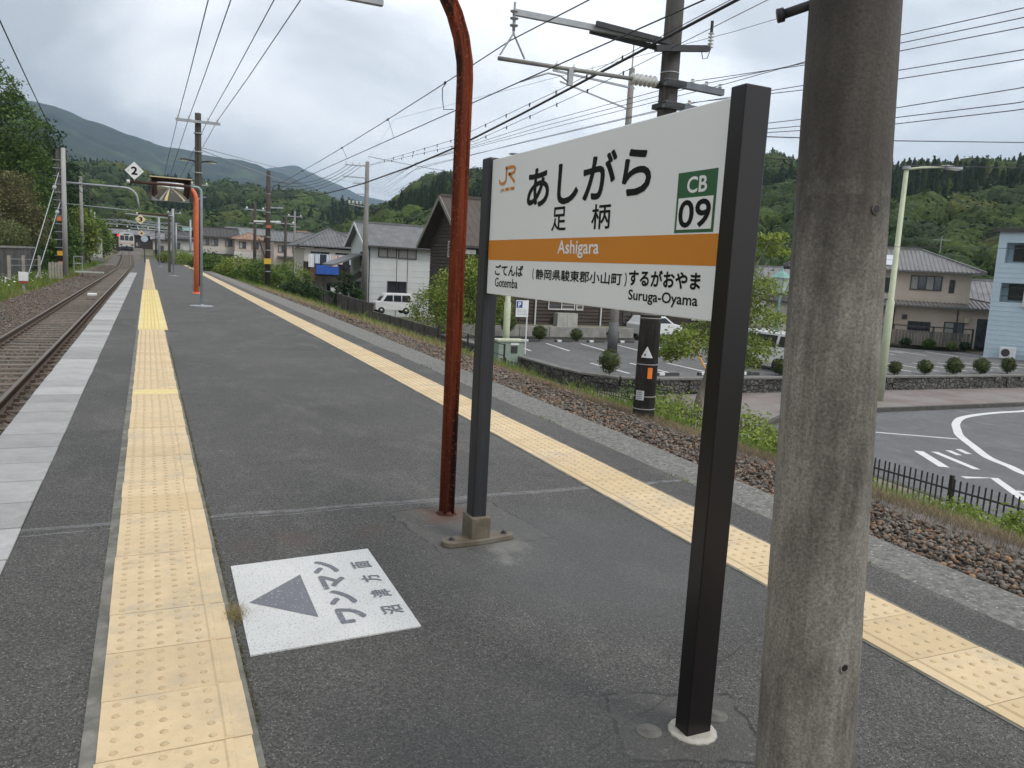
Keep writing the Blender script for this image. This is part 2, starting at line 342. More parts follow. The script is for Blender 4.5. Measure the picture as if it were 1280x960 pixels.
M_asph = asphalt('platform_asphalt', (.068, .065, .059), (.106, .101, .092), (.36, .35, .33), (
    ('line', 4.06, 0, .022, (.22, .22, .22), .8), ('line', 3.99, .02, .006, (.25, .25, .24), .7), ('line', 11.2, .05, .012, (.16, .16, .16), .7), ('line', 17.5, -.03, .03, (.045, .045, .047), .9), ('line', 26.5, .0, .04, (.13, .13, .13), .6),
    ('rect', 1.47, 3.60, .30, .33, .12, (.115, .11, .098), .55), ('spot', 1.42, 3.78, .09, .10, (.135, .06, .035), .7, .35), ('spot', 1.55, 3.28, .03, .12, (.38, .36, .30), .55, .5),
    ('spot', 1.46, 3.08, .00, .07, (.42, .41, .36), .7, .4), ('spot', .62, 3.62, .03, .1, (.11, .07, .055), .45, .4), ('spot', .40, 3.58, .02, .08, (.10, .07, .055), .35, .4), ('spot', .95, 3.66, .02, .1, (.10, .065, .05), .4, .4),
    ('rect', 1.41, 1.72, .20, .17, -.35, (.095, .092, .082), .6), ('line', 1.25, .42, .004, (.025, .024, .022), .7), ('spot', 1.9, 3.0, .45, .8, (.12, .12, .12), .5, .5), ('spot', .9, 1.7, .25, .5, (.045, .045, .047), .5, .6)))
M_edge = mat('worn_edge_concrete', (.165, .16, .145), .9, .5, 38, col2=(.23, .225, .20), amt=.42, bmp=1., bscale=60, spot=(55, .64, (.38, .37, .33)))
M_mortar = mat('mortar', (.20, .19, .165), .95, .3, 12, col2=(.12, .12, .10), bmp=.6, bscale=60)
XLk = ([-5, 0, 5, 11, 20, 58, 122, 150], [2.30, 2.36, 2.475, 2.57, 2.67, 3.15, 3.75, 4.0])
def XL(y): return np.interp(y, *XLk)
PY = sorted(set([-3., 0, 2, 5, 8, 11, 15, 20, 30, 40, 50, 58, 70, 90, 110, 122, 141, 150]))
def strip_slab(name, fa, fb, z1, z0, m, ys=PY, parent=None, kind='structure'):
    mb = MB()
    for a, b in zip(ys[:-1], ys[1:]):
        mb.add([(fa(a), a, z1), (fb(a), a, z1), (fb(b), b, z1), (fa(b), b, z1)], [(0, 1, 2, 3)])
        mb.add([(fb(a), a, z1), (fb(a), a, z0), (fb(b), b, z0), (fb(b), b, z1)], [(0, 1, 2, 3)])
        mb.add([(fa(a), a, z1), (fa(a), a, z0), (fa(b), b, z0), (fa(b), b, z1)], [(3, 2, 1, 0)])
    a, b = ys[0], ys[-1]
    mb.add([(fa(a), a, z1), (fb(a), a, z1), (fb(a), a, z0), (fa(a), a, z0)], [(3, 2, 1, 0)]); mb.add([(fa(b), b, z1), (fb(b), b, z1), (fb(b), b, z0), (fa(b), b, z0)], [(0, 1, 2, 3)])
    o = mb.build(name, m, parent)
    return tag(o, kind=kind) if parent is None else o
PYp = [y for y in PY if y <= 141]
platform = strip_slab('platform', lambda y: -.535 if y < 51 else -.92, lambda y: float(XL(y))+.70, 0, -.95, M_asph, sorted(PYp+[51.0, 51.01]))
strip_slab('concrete_edging', lambda y: float(XL(y))+.703, lambda y: float(XL(y))+1.05+min(.25, y*.012), -.012, -.6, M_edge, PYp, platform)
# white coping slabs
M_slab = mat('pale_coping_concrete', (.385, .38, .37), .8, .12, 9, col2=(.30, .297, .29), amt=.42, bmp=.4, bscale=120, rnd=.26, spot=(90, .68, (.25, .25, .25)))
mb = MB().box(-.19, .19, -.2005, .2005, -.04, .0); slab0 = mb.build('coping_slab', M_slab, platform, bevel=.004, seg=1)
y = -2.83; i = 0
while y < 51:
    o = slab0 if i == 0 else slab0.copy()
    if i: COL.objects.link(o)
    o.location = (-.731+random.uniform(-.003, .003), y, .004+random.uniform(-.001, .001)); o.rotation_euler = (0, 0, random.uniform(-.003, .003)); y += .42; i += 1
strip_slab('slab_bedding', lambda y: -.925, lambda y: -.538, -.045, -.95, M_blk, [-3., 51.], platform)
# tactile tiles
def tilemat(name, col, col2):
    m, N, L, b = nodes(name); nt = m.node_tree
    n = noise(nt, 9, 6, .7); c = mixc(nt, ramp(nt, n, .3, .7), [v*.88 for v in col], [v*1.08 for v in col])
    t = nt.nodes.new('ShaderNodeNewGeometry'); w = noise(nt, 2.6, 8, .75, vec=t.outputs['Position']); c = mixc(nt, math_(nt, 'MULTIPLY', ramp(nt, w, .52, .66), .62), c, col2); w2 = noise(nt, 4.5, 8, .8, vec=t.outputs['Position']); c = mixc(nt, math_(nt, 'MULTIPLY', ramp(nt, w2, .57, .70), .5), c, [v*.45 for v in col])
    c = mixc(nt, ramp(nt, noise(nt, 120, 2), .70, .73), c, (.14, .09, .05)); o = N.new('ShaderNodeObjectInfo')
    c = mixc(nt, math_(nt, 'MULTIPLY', math_(nt, 'POWER', o.outputs['Random'], 2.), .5), c, [col[0]*.78, col[1]*.74, col[2]*.66])
    L.new(c, b.inputs['Base Color']); b.inputs['Roughness'].default_value = .8; bump(nt, b, noise(nt, 150, 4), .2, .004); MC[name] = m; return m
M_tile = tilemat('beige_tactile_tile', (.665, .515, .315), (.40, .36, .295)); M_dot = mat('worn_stud', (.58, .44, .26), .85, .2, 40, col2=(.44, .345, .215), amt=.5)
M_ytile = tilemat('yellow_tactile_tile', (.76, .62, .29), (.60, .52, .32)); M_ydot = mat('yellow_stud', (.66, .50, .18), .85, .25, 40)
def tile(w, bar, x_off, mt, md, dots=True, flip=False, seg=8):
    mb = MB(); g = .0022; t = .012
    mb.box(0+g, w-g, -.15+g, .15-g, -.03, 0, 0)
    if bar: a = w-.075; mb.add([(a, -.145, 0), (a+.028, -.145, 0), (a+.028, .145, 0), (a, .145, 0), (a+.006, -.142, .005), (a+.022, -.142, .005), (a+.022, .142, .005), (a+.006, .142, .005)], [(4, 5, 6, 7), (0, 1, 5, 4), (1, 2, 6, 5), (2, 3, 7, 6), (3, 0, 4, 7)], 0)
    if dots:
        n = 5 if w > .29 else 2
        for i in range(n):
            for j in range(5):
                cx, cy = x_off+.03+.06*i, -.12+.06*j; rr = ((.0115, 0), (.0100, .0025), (.006, .0038))
                vs = [(cx+r*math.cos(2*math.pi*k/seg), cy+r*math.sin(2*math.pi*k/seg), z) for r, z in rr for k in range(seg)]
                mb.add(vs, [(q*seg+k, q*seg+(k+1) % seg, (q+1)*seg+(k+1) % seg, (q+1)*seg+k) for q in range(2) for k in range(seg)]+[tuple(2*seg+k for k in range(seg))], 1)
    if flip: mb.v = [(-x, -y, z) for x, y, z in mb.v]
    return mb.build('tactile_tile', [mt, md], platform)
tA = tile(.385, True, .012, M_tile, M_dot); tB = tile(.385, True, .012, M_tile, M_dot, seg=4); tY = tile(.46, False, .06, M_ytile, M_ydot, seg=4); tR = tile(.385, True, .012, M_tile, M_dot, flip=True)
tP = tile(.385, False, .04, M_ytile, M_ydot, dots=False)
used = set(); leftover = []
def put(t, loc, rz=0):
    if t.name in used: o = t.copy(); COL.objects.link(o)
    else: o = t; used.add(t.name)
    o.location = loc; o.rotation_euler = (random.uniform(-.002, .002), random.uniform(-.003, .003), rz); return o
for i in range(-16, 470):
    y = 2.078+.15+.3*i
    if y > 139: break
    zz = .0065+random.uniform(-.0012, .0012)
    if y > 41: leftover.append((-.137, y, .385, 0)); continue
    if 14.3 < y < 29.3: put(tY, (-.155, y, zz))
    elif i == 19: put(tP, (-.137, y, zz))
    else: put(tA if y < 9 else tB, (-.137+random.uniform(-.003, .003), y, zz))
for i in range(-15, 470):
    y = 1.76+.15+.3*i
    if y > 139: break
    a = -math.atan2(float(XL(y+.5)-XL(y-.5)), 1)
    if y > 41: leftover.append((float(XL(y)), y, .385, a)); continue
    put(tR, (float(XL(y))+.385, y, .0065+random.uniform(-.001, .001)), a)
mb = MB()
for x, y, w, a in leftover: mb.box(x+.004, x+w-.004, y-.146, y+.146, -.01, .006+.0008*math.sin(y*7))
o = mb.build('far_tactile_tiles', M_tile, platform); o['kind'] = 'stuff'
strip_slab('mortar_bed', lambda y: -.172, lambda y: .262, .0035, -.02, M_mortar, [-3., 41, 139], platform)
strip_slab('mortar_bed', lambda y: float(XL(y))-.012, lambda y: float(XL(y))+.405, .0035, -.02, M_mortar, PYp, platform)
# painted direction mark
M_mark = mat('white_marking_sheet', (.66, .66, .64), .75, .05, 5, spot=(160, .60, (.38, .38, .37)), bmp=.6, bscale=160)
M_mgrey = mat('grey_marking_print', (.155, .16, .18), .75, .1, 8, spot=(110, .66, (.55, .55, .55)))
mk = MB().add([(.303, 3.343, .0), (.897, 3.387, 0), (.884, 2.565, 0), (.291, 2.533, 0), (.303, 3.343, .005), (.897, 3.387, .005), (.884, 2.565, .005), (.291, 2.533, .005)],
              [(7, 6, 5, 4), (0, 1, 5, 4), (1, 2, 6, 5), (2, 3, 7, 6), (3, 0, 4, 7)]).build('direction_marking', M_mark)
tag(mk, 'white rectangular floor marking with grey triangle and Japanese lettering on the asphalt', 'floor marking')
MB().add([(.335, 2.948, .0065), (.552, 2.748, .0065), (.557, 3.165, .0065)], [(0, 1, 2)]).build('triangle', M_mgrey, mk)
lettering('ワンマン', (.722, 2.665, .0065), (0, .625, 0), (-.108, 0, 0), M_mgrey, mk, .006)
for i, ch in enumerate('沼津方面'): lettering(ch, (.862, 2.69+i*.158, .0065), (0, .075, 0), (-.08, 0, 0), M_mgrey, mk, .0018)

# ================================================================ station name sign
M_panel = mat('white_sign_face', (.87, .885, .87), .35, .015, 1.5, coat=.2)
M_post = mat('black_brown_post', (.007, .005, .005), .34, .25, 5, stretch=(1, 1, .1))
M_post2 = mat('weathered_black_post', (.020, .021, .024), .5, .3, 30, stretch=(1, 1, .04), bmp=.2, bscale=80)
M_slv = mat('brown_cast_base', (.115, .095, .065), .7, .25, 14, col2=(.16, .14, .11), bmp=.3)
M_green = mat('green_print', (.022, .115, .04), .45, .02)
sg = empty('station_name_sign', (0, 0, 0), 0, 'white station name board with orange band hung between two black posts', 'station sign')
MB().box(1.376, 1.46, 1.655, 1.713, -.01, 1.79).build('post', M_post, sg, bevel=.003)
pl = MB().box(1.385, 1.455, 3.336, 3.422, .02, 1.784).build('post', M_post2, sg, bevel=.006); tag(pl, 'far post weathered to dark grey')
sl = MB(); sl.box(1.372, 1.470, 3.310, 3.436, 0, .128)
fl = [(1.27+.035*math.cos(a), 3.335+.045*math.sin(a)) for a in np.linspace(math.pi*.5, math.pi*1.5, 8)]+[(1.375, 3.29), (1.47, 3.30)]+[(1.575+.035*math.cos(a), 3.36+.04*math.sin(a)) for a in np.linspace(-math.pi*.5, math.pi*.5, 8)]+[(1.47, 3.42), (1.375, 3.40)]
sl.prism(fl, 0, .026)
slo = sl.build('base_bracket', M_slv, sg, bevel=.005)
for x, y in ((1.283, 3.337), (1.562, 3.361)): MB().lathe([(.017, .026), (.017, .029), (.010, .029), (.010, .036), (.004, .04)], (x, y, 0), 10).build('bolt', M_dsteel, slo)
pn = MB().box(1.400, 1.430, 1.7145, 3.3345, 1.182, 1.772).build('panel', M_panel, sg, bevel=.003)
PX = 1.3998
def pr_(name, y0, y1, z0, z1, m, d=0, par=pn): return MB().box(PX-d-.0006, PX-d+.0012, y1, y0, z0, z1).build(name, m, par)
pr_('orange_band', 3.333, 1.716, 1.3325, 1.4195, M_orgp)
def sgtxt(s, y0, y1, z0, z1, m, bold, d=.0007): return lettering(s, (PX-d, y0, z0), (0, y1-y0, 0), (0, 0, z1-z0), m, pn, bold)
sgtxt('あしがら', 2.958, 2.082, 1.543, 1.703, M_ink, .0042)
sgtxt('足', 2.727, 2.612, 1.447, 1.535, M_ink, .0013); sgtxt('柄', 2.427, 2.304, 1.446, 1.531, M_ink, .0013)
sgtxt('Ashigara', 2.665, 2.364, 1.347, 1.412, M_panel, .0011)
sgtxt('ごてんば', 3.247, 2.958, 1.267, 1.314, M_ink, .0013); sgtxt('Gotemba', 3.242, 3.005, 1.217, 1.2565, M_ink, .0005)
sgtxt('静岡県駿東郡小山町', 2.838, 2.205, 1.262, 1.3025, M_ink, .0008); sgtxt('（', 2.868, 2.857, 1.259, 1.304, M_ink, .001); sgtxt('）', 2.188, 2.177, 1.259, 1.304, M_ink, .001)
sgtxt('するがおやま', 2.165, 1.800, 1.264, 1.315, M_ink, .0016); sgtxt('Suruga-Oyama', 2.160, 1.805, 1.209, 1.2515, M_ink, .0007)
pr_('code_badge', 1.942, 1.765, 1.424, 1.594, M_green)
pr_('code_field', 1.932, 1.775, 1.433, 1.522, M_panel, .0006)
sgtxt('CB', 1.896, 1.806, 1.534, 1.580, M_panel, .0014, .0012); sgtxt('09', 1.926, 1.781, 1.438, 1.516, M_ink, .0022, .0018)
# orange JR emblem: one J stroke joined to an R stroke
def emblem(y0, z0, w, h):
    mb = MB(); P = lambda a, b: (PX-.002, y0-a*w, z0+b*h)
    def stroke(pts, t):
        pts = [Vector((a*w, b*h, 0)) for a, b in pts]; L_, R_ = [], []
        for i, p in enumerate(pts):
            d = (pts[min(i+1, len(pts)-1)]-pts[max(i-1, 0)]).normalized(); nn = Vector((-d.y, d.x, 0))*t/2; L_.append(p+nn); R_.append(p-nn)
        v = [(PX-.002, y0-q.x, z0+q.y) for q in L_+R_]; n = len(pts); mb.add(v, [(i, i+1, n+i+1, n+i) for i in range(n-1)])
    t = h*.17
    stroke([(.0, .32), (.02, .16), (.1, .07), (.22, .05), (.34, .1), (.41, .22), (.42, .4), (.42, .93), (.44, .93)], t)
    stroke([(.36, .93), (.8, .93), (.92, .88), (.96, .76), (.92, .62), (.8, .56), (.56, .55)], t)
    stroke([(.60, .60), (.70, .42), (.97, .02)], t)
    return mb.build('emblem', M_orgp, pn)
emblem(3.245, 1.655, .165, .072)
sgtxt('JR東海', 3.236, 3.085, 1.622, 1.640, M_orgp, .0006)
# grout ring and anchor bolts at the near post
MB().lathe([(.072, 0), (.068, .006), (.056, .009), (.05, .009)], (1.418, 1.684, 0), 16).build('grout_collar', mat('pale_grout', (.40, .38, .33), .9, .2, 20, bmp=.5), sg, True)
for x, y in ((1.298, 1.728), (1.535, 1.728)):
    MB().lathe([(.040, 0), (.036, .002), (.012, .003), (.010, .007), (.003, .008)], (x, y, 0), 14).build('anchor_cap', mat('grey_grout', (.125, .12, .108), .9, .3, 20, bmp=.5), sg, True)

# ================================================================ near poles
def weather_pole(name, c0, c1, c2, zst=None):
    m, N, L, b = nodes(name); nt = m.node_tree
    c = mixc(nt, ramp(nt, noise(nt, 7, 6, .7, sc=(1, 1, .12)), .3, .7), c0, c1); c = mixc(nt, ramp(nt, noise(nt, 3.2, 7, .7, sc=(1, 1, .5)), .45, .62), c, c2)
    c = mixc(nt, 1., c, ramp(nt, noise(nt, 190, 3, .6), .3, .7, (.6,)*3, (1.3,)*3), 'MULTIPLY'); c = mixc(nt, 1., c, ramp(nt, noise(nt, 42, 5, .7, sc=(1, 1, .07)), .32, .66, (.68,)*3, (1.2,)*3), 'MULTIPLY')
    if zst:      # sooty upper part with a ragged lower border, thin pale ring of an old band
        z = nt.nodes.new('ShaderNodeSeparateXYZ'); nt.links.new(coords(nt), z.inputs[0]); q = math_(nt, 'ADD', z.outputs[2], math_(nt, 'MULTIPLY', math_(nt, 'SUBTRACT', noise(nt, 9, 7, .75, sc=(1, 1, .6)), .5), .55))
        c = mixc(nt, math_(nt, 'MULTIPLY', ramp(nt, math_(nt, 'DIVIDE', q, 2.), zst/2-.09, zst/2+.02), .78), c, (.040, .034, .029))
        for zr_ in (1.005, 1.462): k = math_(nt, 'MULTIPLY', math_(nt, 'LESS_THAN', math_(nt, 'ABSOLUTE', math_(nt, 'SUBTRACT', z.outputs[2], zr_)), .012), ramp(nt, noise(nt, 60, 5, .7), .45, .6)); c = mixc(nt, math_(nt, 'MULTIPLY', k, .18), c, (.27, .25, .21))
    L.new(c, b.inputs['Base Color']); b.inputs['Roughness'].default_value = .85; n0 = bump(nt, None, noise(nt, 140, 4, .6), .35, .004); bump(nt, b, noise(nt, 14, 5, .6, sc=(1, 1, .3)), .2, .01, n0); MC[name] = m; return m
M_pole = weather_pole('weathered_pole_concrete', (.085, .078, .066), (.165, .150, .128), (.27, .25, .215), 1.42)
bp = empty('concrete_pole', (0, 0, 0), 0, 'thick weathered concrete pole standing in the right foreground', 'concrete pole')
A, B = Vector((1.1685, 1.030, -.01)), Vector((1.1200, 1.083, 1.79)); D = (B-A)
pts = [A+D*t for t in (0, .2, .38, .40, .405, .5, .6, .75, .9, 1, 1.3, 1.8, 2.6)]; rr = [.0945-.0108*(p.z) for p in pts]; rr[3] -= .0008
MB().tube(pts, rr, 48).build('shaft', M_pole, bp, True)
def hole(px_, z): 
    c = A+D*(z/1.80); q = Vector(px_)-c; q.z = 0; q.normalize(); r = .0945-.0108*z
    mb = MB(); mb.tube([c+q*(r-.004), c+q*(r+.0025)], .0095, 12); h = mb.build('bolt_hole_rim', M_pole, bp)
    MB().tube([c+q*(r+.0005), c+q*(r+.0030)], .0065, 12).build('bolt_hole', M_blk, bp)
hole((1.07, .07, 0), 1.437); hole((1.04, .05, 0), .62)
# stub pipe high on the left of the pole
MB().tube([(1.11, 1.11, 1.80), (1.035, 1.165, 1.768)], .0085, 12).build('stub_pipe', M_dsteel, bp, True); MB().tube([(1.037, 1.1635, 1.7685), (1.028, 1.170, 1.7655)], .0125, 12).build('pipe_cap', M_dsteel, bp, True)

M_rust = mat('rusted_red_paint', (.21, .044, .018), .9, .45, 34, col2=(.030, .014, .010), amt=.49, bmp=.8, bscale=70, stretch=(1, 1, .06), spot=(70, .60, (.27, .07, .028)), spec=.25)
rp_ = empty('rusty_sign_pole', (1.426, 3.80, 0), 0, 'rusty red steel pole with curved top beside the station name sign', 'pole')
path = [(0, 0, 0), (0, 0, 2.2)]+[(-.7*(1-math.cos(a)), 0, 2.2+.7*math.sin(a)) for a in np.linspace(.12, math.pi/2, 10)]+[(-1.9, 0, 2.9)]
MB().tube(path, .0405, 20).build('curved_pipe', M_rust, rp_, True)
for s in (-1, 1):
    MB().tube([(x+s*.02*(1 if i < 99 else 0), y-.034, z) for i, (x, y, z) in enumerate(path)], .011, 8).build('conduit', M_rust, rp_, True)
MB().lathe([(.055, 0), (.052, .006), (.044, .010), (.041, .02)], (0, 0, 0), 14).build('base_flange', mat('dark_rust', (.07, .025, .016), .95, .4, 30, bmp=.6), rp_, True)
hb = empty('hanging_board', (.70, 3.80, 2.47), 0, 'grey framed board hanging from the curved pole at the top edge', 'sign board')
MB().box(-.30, .295, -.01, .01, .02, .36).build('board', M_wht, hb); fr = MB(); fr.box(-.31, .305, -.016, .016, 0, .022); fr.box(-.31, .305, -.016, .016, .36, .38); fr.box(-.31, -.29, -.016, .016, .022, .36); fr.box(.285, .305, -.016, .016, .022, .36); fr.build('frame', M_steel, hb)
for x in (-.2, .2): MB().tube([(x, 0, .38), (x, 0, .44)], .008, 6).build('hanger', M_steel, hb)

# ================================================================ railway
def xtrack(y): return -2.30-(max(0, y-70)/115)**2*1.7
def ztrack(y): return float(rise(np.array(float(y))))
M_rail = mat('rusty_rail', (.085, .055, .036), .7, .3, 20, bmp=.4); M_railtop = mat('polished_rail_head', (.24, .19, .15), .4, .2, 15, metal=.7)
M_slp = mat('weathered_sleeper', (.115, .090, .068), .9, .35, 7, col2=(.19, .165, .135), bmp=.7, bscale=25, stretch=(.25, 1, 1), rnd=.3)
trk = empty('railway_track', (0, 0, 0), 0, 'single railway track with rusty rails and timber sleepers beside the platform', 'railway track')
TY = [-3, 2, 8, 15, 25, 40, 60, 75, 90, 100, 110, 120, 130, 140, 150, 160, 170, 180, 190, 200, 215, 240]
prof = [(-.06, -.15), (.06, -.15), (.06, -.135), (.012, -.115), (.010, -.045), (.034, -.035), (.034, -.004), (.026, 0), (-.026, 0), (-.034, -.004), (-.034, -.035), (-.010, -.045), (-.012, -.115), (-.06, -.135)]
for s in (-1, 1):
    mb = MB(); n = len(prof)
    vs = [(xtrack(y)+s*.563+px_, y, -.70+ztrack(y)+pz) for y in TY for px_, pz in prof]
    for i in range(len(TY)-1):
        for k in range(n): mb.f.append((i*n+k, i*n+(k+1) % n, (i+1)*n+(k+1) % n, (i+1)*n+k)); mb.m.append(1 if k == 7 else 0)
    mb.v = vs; mb.build('rail', [M_rail, M_railtop], trk)
s0 = MB().box(-1.0, 1.0, -.10, .10, -.14, 0).build('sleeper', M_slp, trk, bevel=.012, seg=1)
pad = MB()
y = 1.5; i = 0
while y < 160:
    o = s0 if i == 0 else s0.copy()
    if i: COL.objects.link(o)
    o.location = (xtrack(y)+random.uniform(-.03, .03), y+random.uniform(-.02, .02), -.852+ztrack(y)); o.rotation_euler = (0, random.uniform(-.006, .006), random.uniform(-.015, .015))
    if y < 60:
        for s in (-1, 1):
            for q in (-1, 1): pad.cbox(xtrack(y)+s*.563+q*.085, y, -.83+ztrack(y), .06, .07, .05)
    y += .58; i += 1
pd = pad.build('rail_clips', M_rail, trk); pd['kind'] = 'stuff'
# ballast
def stones(name, pts, sz, sub, m, rng, nvar=10, flat=.75):
    V0, F0 = ico(sub) if sub else (np.array([[1, 0, 0], [-1, 0, 0], [0, 1, 0], [0, -1, 0], [0, 0, 1], [0, 0, -1]], float), np.array([[0, 2, 4], [2, 1, 4], [1, 3, 4], [3, 0, 4], [2, 0, 5], [1, 2, 5], [3, 1, 5], [0, 3, 5]]))
    n = len(pts); out = np.empty((n, len(V0), 3)); var = rng.integers(0, nvar, n)
    for k in range(nvar):
        v = V0.copy(); 
        for _ in range(8):     # chop the stone with random planes
            d = rng.normal(size=3); d /= np.linalg.norm(d); h = rng.uniform(.34, .75); q = v@d; v = v-np.outer(np.maximum(q-h, 0), d)
        v *= rng.uniform(.7, 1.2, 3); v += rng.normal(size=v.shape)*.075
        idx = np.where(var == k)[0]; m_ = len(idx); a = rng.uniform(0, 6.28, m_); b = rng.uniform(-.6, .6, m_)
        ca, sa, cb, sb = np.cos(a), np.sin(a), np.cos(b), np.sin(b)
        x, y_, z = v[:, 0][None], v[:, 1][None], v[:, 2][None]*flat
        y2 = y_*cb[:, None]-z*sb[:, None]; z2 = y_*sb[:, None]+z*cb[:, None]
        out[idx] = np.stack([x*ca[:, None]-y2*sa[:, None], x*sa[:, None]+y2*ca[:, None], z2], -1)
    out = out*np.asarray(sz)[:, None, None]+pts[:, None, :]
    F = (F0[None]+(np.arange(n)*len(V0))[:, None, None]).reshape(-1, 3)
    base = np.array([[1, .93, .86], [.78, .80, .80], [1.2, .80, .58], [.5, .46, .43], [1.35, 1.27, 1.18], [.85, .64, .50], [1.75, 1.2, .75]]); ti = base[rng.choice(7, n, p=[.27, .2, .14, .18, .08, .1, .03])]*rng.uniform(.75, 1.2, n)[:, None]
    return tag(npmesh(name, out.reshape(-1, 3), F, m, np.repeat(ti, len(V0), 0)), kind='stuff')
def stonemat(name, c):
    m, N, L, b = nodes(name); nt = m.node_tree; a = N.new('ShaderNodeAttribute'); a.attribute_name = 'tint'
    k = mixc(nt, ramp(nt, noise(nt, 30, 4, .6), .3, .7), [v*.75 for v in c], [v*1.25 for v in c]); k = mixc(nt, 1., k, a.outputs['Color'], 'MULTIPLY')
    L.new(k, b.inputs['Base Color']); b.inputs['Roughness'].default_value = .85; MC[name] = m; return m
M_st = stonemat('ballast_stone', (.185, .165, .145)); M_st2 = stonemat('track_ballast_stone', (.175, .160, .142))
M_bed = mat('ballast_bed', (.115, .10, .088), .95, .4, 9, col2=(.18, .16, .14), bmp=1, bscale=22)
def scatter(n, x0, x1, y0, y1, rng): return rng.uniform(x0, x1, n), rng.uniform(y0, y1, n)
def rband(n, y0, y1, rng):
    y = rng.uniform(y0, y1, n); e = XL(y)+1.03+np.minimum(.25, y*.012); w = np.interp(y, [0, 8, 20, 60], [.90, .90, 1.1, 1.4]); t = rng.uniform(0, 1, n)**1.1
    x = e+t*w*rng.uniform(.85, 1.15, n); return x, y
for nm, n, y0, y1, s, sub in (('trackside_stones', 18500, .2, 7, .0215, 1), ('trackside_stones', 17000, 7, 17, .027, 1), ('trackside_stones', 13000, 17, 60, .042, 0)):
    x, y = rband(n, y0, y1, RNG); z = zt(x, y)+RNG.uniform(-.01, .05, n)+.015; stones(nm, np.stack([x, y, z], 1), RNG.uniform(.55, 1.3, n)*s, sub, M_st, RNG)
grid_sheet('ballast_bed', [3.42, 3.9, 4.3, 4.7, 5.3], [-3, 5, 15, 30, 60, 100, 140], lambda x, y: zt(x, y)+.012, M_bed)
grid_sheet('ballast_bed', [-5.1, -4.4, -3.6, -2.3, -1.0, -.95], [-3, 5, 15, 30, 50, 70, 85, 100, 110, 120, 130, 140, 150, 170, 190, 215, 260], lambda x, y: np.interp(x, [-5.1, -4.4, -3.6, -1.0, -.95], [-.93, -.89, -.90, -.90, -.90])+rise(y), M_bed)
def tband(n, y0, y1, rng):
    y = rng.uniform(y0, y1, n); x = rng.uniform(-4.9, -.98, n); x = x-(np.maximum(0, y-70)/115)**2*1.7; return x, y
for nm, n, y0, y1, s, sub in (('track_ballast', 17000, 4, 17, .030, 1), ('track_ballast', 20000, 17, 45, .040, 0), ('track_ballast', 9000, 45, 110, .06, 0)):
    x, y = tband(n, y0, y1, RNG); z = -.892+rise(y)+RNG.uniform(-.01, .02, n); z += np.where(x < -3.5, .02, 0)
    stones(nm, np.stack([x, y, z], 1), RNG.uniform(.5, 1.3, n)*s, sub, M_st2, RNG)
# small trackside things
tag(MB().cbox(-2.13, 38, -.66, .36, .5, .10).build('track_transponder', M_wht, bevel=.02), 'white flat box lying between the rails', 'track box')
bx = empty('marker_post', (-2.568-2.1, 38.8, -.88), 0, 'small white and red trackside marker box at the left edge', 'marker')
bx.location = (-5.12, 42.2, -.9)
MB().cbox(0, 0, .28, .10, .1, .56).build('stake', M_steel, bx); MB().cbox(0, -.06, .75, .36, .12, .40).build('white_plate', M_wht, bx); MB().cbox(0, -.062, .49, .34, .12, .12).build('red_base', mat('dull_red_paint', (.3, .06, .04), .6), bx)
M_gpost = mat('old_concrete_post', (.33, .31, .26), .9, .25, 8, bmp=.4)
fence = empty('trackside_fence', (0, 0, 0), 0, 'old concrete and timber posts with wire along the left side of the track', 'fence')
fp = [(-6.93, 51.6), (-6.6, 54.5), (-6.1, 57.4)]
for x, y in fp: MB().cbox(x, y, -.1, .15, .15, 1.5).build('fence_post', M_gpost, fence)
for k in range(5): MB().cbox(-5.42+.09*k, 56.2+k*.75, -.25, .10, .34, 1.05+.05*math.sin(k*2)).build('fence_board', M_gpost, fence)
for z in (.1, .45): MB().tube([(-6.93, 51.6, z), (-6.1, 57.4, z-.05)], .012, 4).build('fence_wire', M_steel, fence)
# masts on the left
p1 = empty('catenary_mast', (-5.32, 65.2, -.9), 0, 'grey concrete mast paired with a dark ladder pole on the left of the track', 'mast')
MB().tube([(0, 0, 0), (.05, 0, 9.0)], [.19, .145], 14).build('concrete_shaft', mat('light_mast_concrete', (.36, .36, .35), .8, .15, 3, stretch=(1, 1, .2)), p1, True)
MB().tube([(-.34, .1, 0), (-.28, .1, 8.9)], [.17, .13], 12).build('dark_shaft', mat('dark_mast', (.06, .055, .05), .8, .3, 4), p1, True)
for k in range(14): MB().cbox(-.30, -.1, 1.0+k*.55, .62, .05, .035).build('step_bar', M_steel, p1)
MB().cbox(-.3, -.12, 1.7, .34, .06, .32).build('yellow_plate', mat('yellow_plate_paint', (.65, .35, .03), .6), p1)
for z, s in ((4.1, .28), (1.0, .26)): MB().cbox(-.3, -.12, z, .3, .06, s).build('orange_tag', mat('orange_tag_paint', (.6, .16, .05), .6), p1)
MB().tube([(0, 0, 6.66), (3.9, 0, 6.64)]+[(3.9+.85*math.sin(a), 0, 6.64-.85*(1-math.cos(a))) for a in np.linspace(.2, math.pi/2, 7)]+[(5.22, -0, 5.55)][:0]+[(4.85, 0, 5.2)], .075, 8).build('cantilever_arm', M_steel, p1, True)
MB().tube([(0, 0, 5.2), (4.5, 0, 5.05)], .03, 6).build('steady_arm', M_steel, p1, True)
for a, b in (((-.25, 0, 7.3), (-1.6, -6.7, 0)), ((-.2, 0, 5.3), (-.9, -8.8, 0))):
    g_ = MB().tube([a, b], .03, 5).build('guy_wire', M_steel, p1); A_, B_ = Vector(a), Vector(b); c = A_.lerp(B_, .14)
    MB().tube([c, c+(B_-A_).normalized()*.3], .13, 8).build('guy_insulator', M_steel, g_, True)
